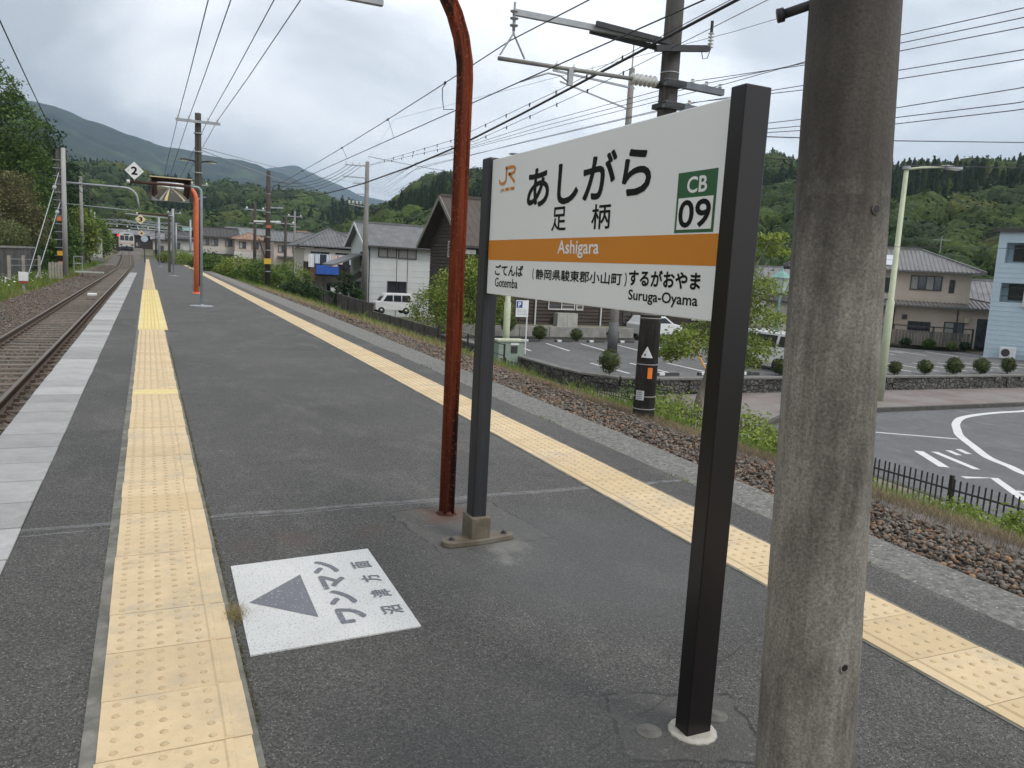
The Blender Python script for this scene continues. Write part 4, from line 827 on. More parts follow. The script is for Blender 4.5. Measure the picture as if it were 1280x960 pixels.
# car park
PZ = -2.6
pk = MB().prism([(15.35, 28.0), (15.55, 26.4), (16.3, 25.2), (17.6, 24.85), (62, 24.85), (66, 30), (49, 36.3), (44.5, 41.5), (15.35, 41.0)], -3.3, PZ); park = pk.build('car_park', M_park); tag(park, kind='structure')
for k in range(24):
    x = 17.8+2.05*k
    if not 24.8 < x < 26.2: paint([(x+.05, 30.2), (x-.05, 26.9)], .14, PZ+.004, park)
for k in range(13): 
    x = 17.4+2.2*k; paint([(x+.4, 38.8), (x-.2, 35.0)], .14, PZ+.004, park)
for k in range(9): paint([(40+2.3*k, 36.2+1.2-.9*k*.5), (39.4+2.3*k, 33.4+1.2-.9*k*.5)], .13, PZ+.004, park)
M_stop = mat('wheel_stop', (.06, .06, .06), .8, .2)
def stop(x, y, lab):
    t = MB().add([], []); t.box(-.55, .55, -.08, .08, 0, .12, 0); t.box(-.42, -.16, -.083, -.07, .02, .125, 1); t.box(-.42, -.16, -.07, .07, .1205, .128, 1)
    o = t.build('wheel_stop', [M_stop, M_wht]); o.location = (x, y, PZ); tag(o, lab, 'wheel stop', 'wheel stops in the car park'); return o
for k in range(4): stop(19.4+2.1*k, 39.55, ['wheel stop nearest the parking sign at the back row', 'second wheel stop from the parking sign at the back row', 'third wheel stop from the parking sign at the back row', 'wheel stop by the tall grey pole at the back row'][k])
for k, x in enumerate((19.1, 21.2, 23.3)): stop(x, 26.2, ['wheel stop behind the low stone wall left of the catenary pole', 'wheel stop on the wall side just right of the catenary pole', 'wheel stop beside the leaning orange bar'][k])
# stone walls round the car park
def stonewall_mat():
    m, N, L, b = nodes('rubble_wall'); nt = m.node_tree
    v = nt.nodes.new('ShaderNodeTexVoronoi'); v.feature = 'DISTANCE_TO_EDGE'; v.inputs['Scale'].default_value = 5.5; nt.links.new(coords(nt), v.inputs['Vector'])
    v2 = noise(nt, 5.5, kind='ShaderNodeTexVoronoi', out=1); sp = nt.nodes.new('ShaderNodeSeparateColor'); nt.links.new(v2, sp.inputs[0])
    c = mixc(nt, sp.outputs[0], (.05, .048, .044), (.17, .165, .15)); c = mixc(nt, ramp(nt, noise(nt, 1.5, 5, .7), .45, .7), c, (.10, .10, .085)); c = mixc(nt, ramp(nt, v.outputs[0], .02, .07), (.035, .033, .03), c)
    L.new(c, b.inputs['Base Color']); b.inputs['Roughness'].default_value = .9; bump(nt, b, ramp(nt, v.outputs[0], 0, .2), 1., .06); return m
M_rub = stonewall_mat(); M_cap = mat('wall_cap', (.17, .165, .15), .9, .25, 5, bmp=.4)
sw_ = empty('stone_wall', (0, 0, 0), 0, 'low rubble stone wall with coping round the front of the car park', 'stone wall')
wp = [(15.05, 46), (15.05, 28), (15.25, 26.3), (16.1, 25.0), (17.5, 24.6), (24, 24.55), (34, 24.5), (48, 24.45), (64, 24.4)]
rw = MB(); cw = MB()
for a, b in zip(wp[:-1], wp[1:]):
    a, b = Vector(a), Vector(b); d = (b-a).normalized(); n_ = Vector((-d.y, d.x)); L_ = (b-a).length; k = max(1, int(L_/.45))
    for i in range(k):
        p, q = a.lerp(b, i/k), a.lerp(b, (i+1)/k)
        for j in range(3):
            h0, h1 = -3.2+.23*j, -3.2+.23*(j+1); o = random.uniform(-.035, .04)
            rw.prism([tuple(p-n_*(.16-o)), tuple(q-n_*(.16-o)+0*d), tuple(q+n_*.16), tuple(p+n_*.16)], h0, h1-.002)
    cw.prism([tuple(a-n_*.2), tuple(b-n_*.2), tuple(b+n_*.2), tuple(a+n_*.2)], -2.51, -2.44)
o = rw.build('rubble_courses', M_rub, sw_); o['kind'] = 'stuff'; cw.build('coping', M_cap, sw_)
bw = empty('back_retaining_wall', (0, 0, 0), 0, 'plain concrete retaining wall at the back of the car park', 'wall')
for k in range(6): MB().box(15.6+1.95*k, 17.52+1.95*k, 41.2, 41.42, -2.7, -1.86).build('wall_panel', M_conc, bw, bevel=.01)
MB().box(15.6, 27.3, 41.05, 41.2, -2.6, -2.45).build('footing_kerb', M_kerb, bw)
# picket fence
M_fen = mat('black_fence_paint', (.022, .019, .017), .5, .3, 10)
pf = empty('picket_fence', (0, 0, 0), 0, 'low black steel picket fence running along the foot of the bank', 'fence')
FX = [(13.62, 8.2), (13.53, 8.86), (13.5, 10), (13.42, 12), (13.38, 14.5), (13.2, 17.6), (12.8, 20), (12.5, 22.6), (12.45, 27.9)]
def fx(y): return float(np.interp(y, [p[1] for p in FX], [p[0] for p in FX]))
pk0 = MB().box(-.011, .011, -.011, .011, 0, .98).build('picket', M_fen, pf); y = 1.5; i = 0
while y < 28:
    if abs((y-1.5) % 2.0) > .06:
        o = pk0 if i == 0 else pk0.copy()
        if i: COL.objects.link(o)
        o.location = (fx(y), y, -3.08+random.uniform(-.006, .006)); o.rotation_euler = (random.uniform(-.01, .01), random.uniform(-.02, .02), 0); i += 1
    y += .115
pp0 = MB().box(-.033, .033, -.033, .033, 0, 1.07).build('fence_post', M_fen, pf, bevel=.005); y = 1.5; i = 0
while y < 29:
    o = pp0 if i == 0 else pp0.copy()
    if i: COL.objects.link(o)
    o.location = (fx(y), y, -3.1); y += 2.0; i += 1
for z in (-2.30, -2.95):
    for a, b in zip(range(5, 28), range(6, 29)): pass
    MB().tube([(fx(y), y, z) for y in np.linspace(1.5, 28, 18)], .02, 6).build('rail', M_fen, pf)
of = empty('open_rail_fence', (0, 0, 0), 0, 'taller open fence of thin posts and two rails beyond the picket fence', 'fence')
for k in range(5): MB().box(12.9+.08*k-.03, 12.9+.08*k+.03, 28.6+2.2*k-.03, 28.6+2.2*k+.03, -3.1, -1.62).build('fence_post', M_fen, of)
for z in (-1.66, -2.1): MB().tube([(12.9, 28.6, z), (13.25, 37.6, z)], .02, 5).build('rail', M_fen, of)
dw = empty('dark_boundary_wall', (0, 0, 0), 0, 'long dark concrete boundary wall below the platform bank', 'wall')
M_dw = mat('dark_wall_concrete', (.075, .065, .06), .9, .3, 2, bmp=.4, bscale=10)
for k in range(24):
    y0 = 37.5+2.2*k; zt0 = -1.8 if y0 < 50 else -1.25+.012*(y0-55)
    o = MB().box(13.22, 13.38, y0+.01, y0+2.19, -3.3, zt0).build('wall_panel', M_dw, dw); MB().box(13.16, 13.22, y0-.05, y0+.05, -3.3, zt0+.03).build('pilaster', M_dw, o)
# green control box, parking sign, pale green poles
gb = empty('green_cabinet', (14.5, 31.7, -3.15), 0, 'pale green roadside cabinet standing behind the picket fence', 'cabinet')
M_gcab = mat('pale_green_paint', (.26, .33, .27), .6, .1, 4); MB().box(-.62, .62, -.3, .3, 0, 1.35).build('body', M_gcab, gb, bevel=.02); MB().box(-.68, .68, -.35, .35, 1.35, 1.43).build('lid', mat('cream_lid', (.50, .52, .40), .6), gb)
MB().box(-.02, .28, -.33, -.30, .85, 1.15).build('vent', M_dsteel, gb); MB().box(-.05, .35, -.32, -.30, 1.2, 1.28).build('label', M_wht, gb)
M_lg = mat('pale_green_pole', (.44, .48, .33), .5, .12, 3)
lp1 = empty('pale_green_pole', (14.75, 32.6, -3.15), 0, 'pale green lamp pole rising behind the station name sign', 'lamp pole')
MB().tube([(0, 0, 0), (0, 0, 3), (0, 0, 3.02), (0, 0, 9.0)], [.17, .15, .12, .09], 12).build('shaft', M_lg, lp1, True)
MB().lathe([(.10, 9.0), (.10, 9.1), (.26, 9.22), (.26, 9.26), (.12, 9.3), (.12, 9.45), (.30, 9.48), (.30, 9.5)], (0, 0, 0), 12).build('lamp_cap', M_steel, lp1)
psn = empty('parking_sign', (16.05, 33.6, PZ), 0, 'white parking sign with a blue P on a white post', 'parking sign')
MB().tube([(.18, 0, 0), (.18, 0, 2.55)], .035, 8).build('post', M_wht, psn); MB().box(-.42, .22, -.03, -.005, 1.75, 2.53).build('plate', M_wht, psn)
Mb = mat('sign_blue', (.02, .07, .30), .4, 0); MB().box(-.40, -.10, -.034, -.031, 2.18, 2.48).build('blue_square', Mb, psn); lettering('P', (-.32, -.036, 2.22), (.15, 0, 0), (0, 0, .22), M_wht, psn, .012)
for k in range(4): MB().box(-.36, .14, -.034, -.031, 1.86+.07*k, 1.88+.07*k).build('text_line', M_steel, psn)
lp2 = empty('street_lamp', (26.39, 22.07, -3.1), 0, 'tall pale green street lamp with long arm right of the concrete pole', 'street lamp')
MB().tube([(0, 0, 0), (0, 0, 4.0), (0, 0, 4.03), (0, 0, 9.05)], [.17, .15, .115, .085], 14).build('shaft', M_lg, lp2, True); MB().tube([(0, 0, 9.0), (0, 0, 9.12)], .14, 10).build('collar', M_steel, lp2)
MB().tube([(0, 0, 9.0), (.9, .1, 9.16), (2.3, .1, 9.34)], .045, 8).build('arm', M_lg, lp2, True); MB().cbox(2.65, .1, 9.33, .95, .26, .12).build('lamp_head', M_steel, lp2, bevel=.03); MB().cbox(2.7, .1, 9.26, .6, .2, .03).build('lamp_glass', mat('pale_lens', (.6, .62, .6), .3), lp2)
gp = empty('grey_utility_pole', (21.55, 34.4, PZ), 0, 'grey concrete utility pole standing inside the car park', 'utility pole')
MB().tube([(0, 0, 0), (0, 0, 2.4), (0, 0, 13.9)], [.24, .21, .14], 14).build('shaft', mat('grey_pole_concrete', (.20, .19, .175), .85, .2, 3), gp, True); MB().tube([(0, 0, 0), (0, 0, 1.55)], [.262, .25], 14).build('dark_sleeve', mat('grey_sleeve', (.10, .10, .10), .6), gp, True)
MB().tube([(0, 0, 13.9), (0, 0, 15.1)], .035, 6).build('mast', M_steel, gp)
MB().beam((-4.3, 0, 13.2), (.2, 0, 13.0), .09).build('cross_arm', M_steel, gp); MB().beam((-3.9, 0, 12.75), (-.1, 0, 12.0), .06).build('strut', M_steel, gp)
MB().beam((-2.6, 0, 8.9), (0, 0, 8.7), .09).build('cross_arm', M_steel, gp); MB().tube([(-2.5, 0, 8.3), (-1.9, 0, 8.8), (-1.0, 0, 8.75), (-.5, 0, 8.4)], .04, 6).build('curved_bracket', M_steel, gp)
for x in (-4.1, -3.2, -2.2): insul('insulator', (x, 0, 13.25), (0, 0, 1), .4, .1, 2, M_ins, gp)
M_orb = mat('orange_bar_paint', (.70, .33, .06), .5)
ob = MB().tube([(22.6, 28.2, -2.6), (22.0, 29.0, -.95)], .045, 8).build('leaning_bar', M_orb); tag(ob, 'orange bar leaning in the car park beside the street tree', 'bar')
lan = empty('lantern_lamp', (31.0, 33, PZ), 0, 'ornamental green lantern lamp among the tree leaves', 'lantern')
M_lgreen = mat('verdigris_paint', (.17, .33, .29), .5); MB().tube([(0, 0, 0), (0, 0, 3.35)], [.09, .06], 8).build('post', M_lgreen, lan)
MB().lathe([(.22, 3.45), (.26, 3.5), (.50, 4.25)], (0, 0, 0), 6).build('glass', mat('milky_glass', (.55, .6, .56), .3), lan); MB().lathe([(.60, 4.25), (.30, 4.5), (.10, 4.62), (.05, 4.75), (.02, 4.9)], (0, 0, 0), 6).build('roof', M_lgreen, lan)
for k in range(6): a = k*math.pi/3; MB().beam((.27*math.cos(a), .27*math.sin(a), 3.48), (.52*math.cos(a), .52*math.sin(a), 4.26), .04).build('rib', M_lgreen, lan)
ba = empty('bicycle_barrier', (16.6, 49.5, -3.2), 0, 'white hoop barrier on the path below the bank', 'barrier')
MB().tube([(-.62, 0, 0), (-.62, 0, .75), (-.5, 0, .95), (.5, 0, .95), (.62, 0, .75), (.62, 0, 0)], .05, 8).build('hoop', M_wht, ba, True); MB().tube([(-.62, 0, .5), (.62, 0, .5)], .04, 6).build('crossbar', M_wht, ba)
# vehicles
M_car = mat('white_car_paint', (.74, .75, .76), .3, .02, 1, coat=.6); M_tyre = mat('tyre_rubber', (.015, .015, .015), .8); M_hub = mat('wheel_hub', (.35, .35, .36), .4, metal=.6); M_trim = mat('black_trim', (.02, .02, .02), .6); M_red = mat('tail_lamp', (.35, .01, .01), .3)
def wheel(par, x, y, r, w, rz=0):
    o = MB(); o.tube([(x, y-w/2, r), (x, y+w/2, r)], r, 18); a = o.build('wheel', M_tyre, par, True); h = MB().tube([(x, y-w/2-.01, r), (x, y+w/2+.01, r)], r*.55, 14).build('hub', M_hub, a, True); return a
def car(name, label, cat, loc, rz, prof, glass_side, W, Hroof, wheels, r=.28, group=None, inset=.10, paint=None):
    """prof: side outline (x forward, z); glass_side: quads per side window"""
    t = empty(name, loc, rz, label, cat, group); w = W/2; mb = MB(); n = len(prof)
    zs = [p[1] for p in prof]; belt = min(zs)+(max(zs)-min(zs))*.52
    def yw(z): return w if z <= belt else w-inset*(z-belt)/(max(zs)-belt)
    vs = [(x, -yw(z), z) for x, z in prof]+[(x, yw(z), z) for x, z in prof]
    mb.add(vs, [tuple(range(n)), tuple(range(2*n-1, n-1, -1))]+[(i, n+i, n+(i+1) % n, (i+1) % n) for i in range(n)])
    mb.build('body', paint or M_car, t, bevel=.05, seg=3)
    for q in glass_side:
        for s in (-1, 1):
            v = [(x, s*(yw(z)+.006), z) for x, z in q]; MB().add(v, [(0, 1, 2, 3)]).build('side_window', M_dglass, t)
    for x in wheels:
        for s in (-1, 1): 
            wheel(t, x, s*(w-.08), r, .17); MB().tube([(x, s*(w-.01), r), (x, s*(w+.004), r)], r*1.18, 18).build('wheel_arch', M_trim, t)
    return t
hp = [(-2.25, .35), (-2.30, .95), (-2.25, 1.15), (-2.12, 1.80), (-2.02, 1.93), (1.15, 1.96), (1.42, 1.85), (2.02, 1.12), (2.28, .98), (2.34, .6), (2.30, .32)]
van = car('white_van', 'white minivan parked beside the street tree in the car park', 'van', (26.4, 28.45, PZ), math.pi/2+.06, hp, [[(-2.0, 1.25), (-1.38, 1.25), (-1.45, 1.78), (-1.92, 1.78)], [(-1.22, 1.2), (.10, 1.2), (.08, 1.80), (-1.28, 1.80)], [(.2, 1.2), (1.55, 1.2), (1.2, 1.76), (.2, 1.80)]], 1.75, 1.96, (-1.45, 1.45), .31)
for s in (-1, 1):
    MB().box(-2.32, -2.24, s*.78-.05, s*.78+.05, 1.0, 1.5).build('tail_lamp', M_red, van); MB().box(-1.3, 1.4, s*.876-.004, s*.876+.004, .96, .98).build('trim_line', M_trim, van)
MB().box(-2.33, -2.2, -.7, .7, 1.25, 1.75).build('rear_window', M_dglass, van); MB().box(-2.36, -2.2, -.8, .8, .35, .55).build('bumper', M_car, van)
kp_ = [(-1.68, .30), (-1.70, 1.0), (-1.60, 1.72), (-1.50, 1.80), (.62, 1.80), (.80, 1.70), (1.25, 1.08), (1.60, .98), (1.68, .80), (1.68, .30)]
kv = car('white_kei_van', 'small white van parked in front of the grey clad house', 'van', (18.25, 63.4, -2.72), math.pi, kp_, [[(-1.50, 1.08), (-.72, 1.08), (-.72, 1.62), (-1.45, 1.62)], [(-.64, 1.08), (.05, 1.08), (.05, 1.62), (-.64, 1.62)], [(.13, 1.08), (1.0, 1.08), (.66, 1.60), (.13, 1.62)]], 1.45, 1.8, (-1.1, 1.15), .26)
MB().add([(1.25, -.55, 1.12), (1.25, .55, 1.12), (.82, .52, 1.66), (.82, -.52, 1.66)], [(0, 1, 2, 3)]).build('windscreen', M_dglass, kv)
kv.scale = (.92,)*3; van.scale = (.9,)*3; MB().box(1.66, 1.70, -.6, -.35, .72, .92).build('headlight', M_hub, kv); MB().box(1.66, 1.70, .35, .6, .72, .92).build('headlight', M_hub, kv)
cpf = [(-1.75, .28), (-1.78, .9), (-1.62, 1.02), (-1.3, 1.42), (.25, 1.45), (.95, 1.0), (1.65, .86), (1.80, .55), (1.76, .26)]
car('white_car', 'white hatchback parked behind the catenary pole at the back of the car park', 'car', (30.2, 43.2, PZ), .12, cpf, [[(-1.35, 1.0), (-.45, 1.0), (-.45, 1.33), (-1.15, 1.33)], [(-.38, 1.0), (.75, 1.0), (.22, 1.34), (-.38, 1.34)]], 1.6, 1.45, (-1.15, 1.15), .28)
car('silver_car', 'silver car in the yard behind the bushes left of the rail pole', 'car', (9.0, 86, -1.35), .5, cpf, [[(-1.35, 1.0), (-.45, 1.0), (-.45, 1.33), (-1.15, 1.33)], [(-.38, 1.0), (.75, 1.0), (.22, 1.34), (-.38, 1.34)]], 1.6, 1.45, (-1.15, 1.15), .28, paint=mat('silver_paint', (.5, .52, .54), .3, metal=.3))
cpv = empty('carport', (13.9, 84, -2.9), 0, 'pale carport roof beside the dark boundary wall', 'carport')
MB().box(-1.3, 1.5, -2, 2, 2.35, 2.45).build('roof', M_wht, cpv)
for x in (-1.2, 1.4):
    for y in (-1.8, 1.8): MB().tube([(x, y, 0), (x, y, 2.35)], .05, 6).build('post', M_steel, cpv)
# poles farther right and behind
rpz = -.9
pr5 = empty('railside_pole', (6.78, 51.3, rpz), 0, 'dark railside pole with yellow cover and white cross arms behind the bushes', 'utility pole')
MB().tube([(0, 0, 0), (0, 0, 7.4)], [.175, .125], 12).build('shaft', M_hp, pr5, True)
MB().beam((-.85, 0, 4.33), (.75, 0, 4.40), .09).build('cross_arm', M_wht, pr5); MB().beam((-.2, 0, 5.2), (.9, 0, 5.25), .08).build('cross_arm', M_steel, pr5)
MB().beam((-.55, 0, 3.3), (-.15, 0, .2+1.9), .08).build('brace', M_hp, pr5); MB().cbox(-.05, -.25, 1.95, .42, .1, .34).build('yellow_cover', mat('yellow_cover_paint', (.65, .42, .04), .6), pr5)
for z in (1.3, 2.6, 3.4, 4.0, 4.9, 6.0): MB().tube([(0, 0, z), (0, 0, z+.05)], .185-.007*z, 12).build('band', M_steel, pr5)
MB().cbox(0, -.26, 4.05, .3, .04, .18).build('red_plate', mat('red_plate_paint', (.45, .10, .06), .6), pr5)
ph = empty('tall_concrete_pole', (22.0, 88.5, -3.2), 0, 'tall concrete utility pole with many arms in front of the grey house gable', 'utility pole')
ph.location = (15.75, 62.8, -3.2); M_pc = mat('mid_grey_concrete', (.22, .21, .195), .85, .15, 3)
MB().tube([(0, 0, 0), (0, 0, 12.3)], [.26, .15], 14).build('shaft', M_pc, ph, True)
for z, x0, n in ((11.95, -1.75, 4), (11.05, -1.9, 0), (10.6, -1.1, 0), (9.8, -.8, 0)):
    MB().beam((x0, 0, z-.05), (.15, 0, z), .09, .07).build('cross_arm', M_steel, ph)
    for k in range(n): insul('insulator', (x0+.1+k*.5, 0, z), (0, 0, 1), .28, .07, 2, M_ins, ph)
MB().beam((-1.4, 0, 8.95), (0, 0, 8.8), .07).build('cross_arm', M_steel, ph)
for k in range(4): MB().lathe([(.05, 0), (.12, .05), (.05, .1), (.11, .16), (.04, .22)], (-1.35+k*.3, 0, 9.0), 8).build('insulator', M_ins, ph)
for k in range(4): wire('pole_drop_wire', sag((14.2+.35*k, 62.8, 8.7), (7.0+.1*k, 51.3, 5.9-.25*k), .6, 8), .018, ['first', 'second', 'third', 'fourth'][k]+' sagging wire between the tall concrete pole and the railside pole, counted from the left', 'wire')
wire('long_span_wire', sag((15.8, 62.8, 9.5), (60, 80, 12), 1.0, 12), .02, 'thin wire leaving the tall concrete pole to the right over the grey roof', 'wire')
# distant line poles left of the grey house
for k, (x, y, h, lab) in enumerate(((11.9, 78, 6.4, 'pole between the railside pole and the balcony house'), (5.0, 90, 7.6, 'dark pole with red bands in front of the white row house'), (8.9, 76, 6.2, 'leftmost of two slim poles beside the railside pole'), (16.0, 98, 8.2, 'slim pole in front of the long grey roof'), (3.2, 112, 6, 'pole beside the white shed beyond the orange pole'))):
    t = empty('line_pole', (x, y, float(zt(x, y))), 0, lab, 'utility pole', 'distant line poles'); MB().tube([(0, 0, 0), (0, 0, h+1.6)], [.17, .12], 8).build('shaft', M_hp if k != 3 else M_pc, t, True)
    MB().beam((-.9, 0, h+1.0), (.9, 0, h+1.0), .1).build('cross_arm', M_steel, t); MB().beam((-.5, 0, h-.2), (.7, 0, h-.2), .08).build('cross_arm', M_steel, t)
    for q in (-.7, 0, .7): MB().lathe([(.05, 0), (.1, .06), (.04, .2)], (q, 0, h+1.05), 6).build('insulator', M_ins, t)

# ================================================================ houses
def tilemat_roof(name, c): return mat(name, c, .75, .2, 1.5, col2=[v*.7 for v in c], amt=.4, bmp=.4, bscale=14)
M_rg = tilemat_roof('grey_roof_tiles', (.155, .158, .162)); M_rgl = mat('glazed_roof_tiles', (.15, .145, .14), .38, .2, 2, col2=(.10, .097, .094), amt=.4, spec=.7); M_rd = tilemat_roof('dark_roof_tiles', (.065, .062, .06)); M_rb = tilemat_roof('brown_roof', (.085, .068, .056)); M_rt = tilemat_roof('terracotta_roof', (.30, .19, .13)); M_rteal = tilemat_roof('teal_roof', (.19, .30, .27))
M_rl = tilemat_roof('light_grey_roof', (.20, .20, .205))
M_wgrey = mat('pale_grey_siding', (.60, .625, .62), .7, .05, .8, col2=(.55, .575, .565), amt=.35)
M_wcream = mat('cream_render', (.60, .57, .51), .8, .08, .8, col2=(.52, .49, .44)); M_wbeige = mat('beige_render', (.62, .52, .43), .85, .06, .8, col2=(.56, .47, .385))
M_wwhite = mat('white_render', (.68, .68, .65), .8, .08, .8, col2=(.58, .58, .55)); M_wblue = mat('pale_blue_siding', (.50, .62, .69), .7, .05, .7, col2=(.45, .57, .64), amt=.35); M_log = mat('dark_log_boards', (.060, .046, .036), .85, .35, 3, stretch=(.2, .2, 2), bmp=.4)
M_wdark = mat('dark_brown_boards', (.045, .035, .028), .85, .3, 3); M_wpink = mat('pinkish_render', (.55, .47, .42), .8, .1, 1)
M_frame = mat('window_frame_dark', (.045, .042, .04), .5); M_framew = mat('window_frame_white', (.6, .6, .58), .5); M_curt = mat('curtain', (.36, .35, .33), .9, .15, 6, stretch=(6, 6, .3)); M_gut = mat('gutter', (.05, .045, .042), .5)
def window(par, face, u, z, w, h, L, Wd, fm=M_frame, div=2, curtain=False):
    """on face S (y=0), W (x=0), E (x=L) of a house whose origin is its near left corner"""
    fr, gl = MB(), MB(); t = .06
    def P(a, b, d):
        if face == 'S': return (a, -d, b)
        if face == 'W': return (-d, a, b)
        if face == 'E': return (L+d, a, b)
        return (a, Wd+d, b)
    def slab(mb, a0, a1, b0, b1, d0, d1):
        q = [P(a0, b0, d0), P(a1, b0, d0), P(a1, b1, d0), P(a0, b1, d0), P(a0, b0, d1), P(a1, b0, d1), P(a1, b1, d1), P(a0, b1, d1)]
        mb.add(q, [(0, 3, 2, 1), (4, 5, 6, 7), (0, 1, 5, 4), (1, 2, 6, 5), (2, 3, 7, 6), (3, 0, 4, 7)])
    slab(fr, u, u+w, z, z+t, .0, .09); slab(fr, u, u+w, z+h-t, z+h, .0, .09); slab(fr, u, u+t, z+t, z+h-t, .0, .09); slab(fr, u+w-t, u+w, z+t, z+h-t, .0, .09)
    for k in range(1, div): slab(fr, u+w*k/div-.025, u+w*k/div+.025, z+t, z+h-t, .02, .075)
    f = fr.build('window', fm, par)
    for k in range(div): g = MB(); slab(g, u+w*k/div+.03, u+w*(k+1)/div-.03, z+t, z+h-t, .005, .03); g.build('pane', (M_curt if curtain and k % 2 == curtain-1 or curtain == 3 else M_dglass if not curtain else M_glass), f)
    return f
def gable_roof(t, x0, x1, y0, y1, ze, zr, ov, m, axis='x', ribs=.3, name='roof', trim=None, rh=.06):
    """ridge along axis; eaves at ze, ridge at zr; ov overhang"""
    mb = MB(); th = .12
    def P(a, b, z): return (a, b, z) if axis == 'x' else (b, a, z)
    a0, a1, b0, b1 = (x0, x1, y0, y1) if axis == 'x' else (y0, y1, x0, x1)
    bm = (b0+b1)/2; sl = (zr-ze)/(bm-b0); a0 -= ov; a1 += ov; e = ov; zl = ze-sl*e
    for s, be in ((-1, b0-e), (1, b1+e)):
        q = [P(a0, be, zl), P(a1, be, zl), P(a1, bm, zr), P(a0, bm, zr), P(a0, be, zl+th), P(a1, be, zl+th), P(a1, bm, zr+th), P(a0, bm, zr+th)]
        mb.add(q, [(0, 3, 2, 1), (4, 5, 6, 7), (0, 1, 5, 4), (1, 2, 6, 5), (2, 3, 7, 6), (3, 0, 4, 7)])
        if ribs:
            k = a0+ribs/2
            while k < a1:
                q = [P(k-.05, be, zl+th), P(k+.05, be, zl+th), P(k+.05, bm, zr+th), P(k-.05, bm, zr+th), P(k, be, zl+th+rh), P(k, bm, zr+th+rh)]
                mb.add(q, [(0, 4, 5, 3), (4, 1, 2, 5), (0, 1, 4)]); k += ribs
    r = mb.build(name, m, t)
    rc = MB(); rc.beam(P(a0, bm, zr+th+.05), P(a1, bm, zr+th+.05), .22, .16); rc.build('ridge_cap', m, r)
    for be in (b0-e-.05, b1+e+.05): MB().beam(P(a0, be, zl+.02), P(a1, be, zl+.02), .1, .1).build('gutter', M_gut, r)
    for a in (a0-.03, a1+.03):
        for be in (b0-e, b1+e): MB().beam(P(a, be, zl+.03), P(a, bm, zr+.03), .04, .24).build('barge_board', trim or M_gut, r)
    return r
def hip_roof(t, x0, x1, y0, y1, ze, zr, ov, m, ribs=.3, name='roof', ridge=None):
    X0, X1, Y0, Y1 = x0-ov, x1+ov, y0-ov, y1+ov; L_, W_ = X1-X0, Y1-Y0; th = .1; mb = MB()
    if L_ >= W_: a, b = (X0+W_/2, (Y0+Y1)/2), (X1-W_/2, (Y0+Y1)/2)
    else: a, b = ((X0+X1)/2, Y0+L_/2), ((X0+X1)/2, Y1-L_/2)
    if (a[0]-b[0])**2+(a[1]-b[1])**2 < .01: b = (a[0]+.02, a[1]+.02)
    c = [(X0, Y0), (X1, Y0), (X1, Y1), (X0, Y1)]
    v = [(x, y, ze) for x, y in c]+[(x, y, ze+th) for x, y in c]+[(*a, zr), (*b, zr)]
    if L_ >= W_: f = [(4, 5, 9, 8), (5, 6, 9), (6, 7, 8, 9), (7, 4, 8)]
    else: f = [(4, 5, 8), (5, 6, 9, 8), (6, 7, 9), (7, 4, 8, 9)]
    mb.add(v, [(3, 2, 1, 0), (0, 1, 5, 4), (1, 2, 6, 5), (2, 3, 7, 6), (3, 0, 4, 7)]+f)
    if ribs:      # tile rolls running down each slope
        hgt = zr-ze-th; D_ = min(L_, W_)/2
        for (p, q, nx_, ny_) in ((c[0], c[1], 0, 1), (c[1], c[2], -1, 0), (c[2], c[3], 0, -1), (c[3], c[0], 1, 0)):
            ln = math.hypot(q[0]-p[0], q[1]-p[1]); n = int(ln/ribs); dx, dy = (q[0]-p[0])/ln, (q[1]-p[1])/ln
            for i in range(n+1):
                s = (i+.5)*ribs
                if s > ln: break
                dd = min(s, ln-s, D_); A_ = Vector((p[0]+dx*s, p[1]+dy*s, ze+th)); B_ = A_+Vector((nx_*dd, ny_*dd, hgt*dd/D_)); u_ = Vector((dx, dy, 0))*.06
                mb.add([A_-u_, A_+u_, B_+u_, B_-u_, A_+Vector((0, 0, .07)), B_+Vector((0, 0, .07))], [(0, 4, 5, 3), (4, 1, 2, 5), (0, 1, 4)])
    r = mb.build(name, m, t); h = MB(); h.beam((*a, zr+.04), (*b, zr+.04), .2, .16)
    for i, k in ((0, 8), (1, 9 if L_ >= W_ else 8), (2, 9), (3, 8 if L_ >= W_ else 9)): h.beam((*c[i], ze+th+.04), v[k], .18, .13)
    h.build('ridge_cap', m, r); return r
def siding(t, L, Wd, z1, m, step=.45, name='wall', z0=0, gable=None, vert=False, ax='x'):
    mb = MB(); mb.box(0, L, 0, Wd, z0, z1)
    if gable:
        zr = gable
        if ax == 'x':
            mb.extr([(0, 0, z1), (0, Wd, z1), (0, Wd/2, zr)], (0, 0, 0), (L, 0, 0))
        else: mb.extr([(0, 0, z1), (L, 0, z1), (L/2, 0, zr)], (0, 0, 0), (0, Wd, 0))
    if step and not vert:
        z = z0+step
        while z < z1: mb.box(-.018, L+.018, -.018, Wd+.018, z-.03, z); z += step
    if step and vert:
        x = step
        while x < L: mb.box(x-.015, x+.015, -.015, 0, z0, z1); x += step
        x = step
        while x < Wd: mb.box(-.015, 0, x-.015, x+.015, z0, z1); x += step
    return mb.build(name, m, t)
def downpipe(t, x, y, z0, z1): MB().tube([(x, y, z0), (x, y, z1)], .045, 6).build('downpipe', M_gut, t)
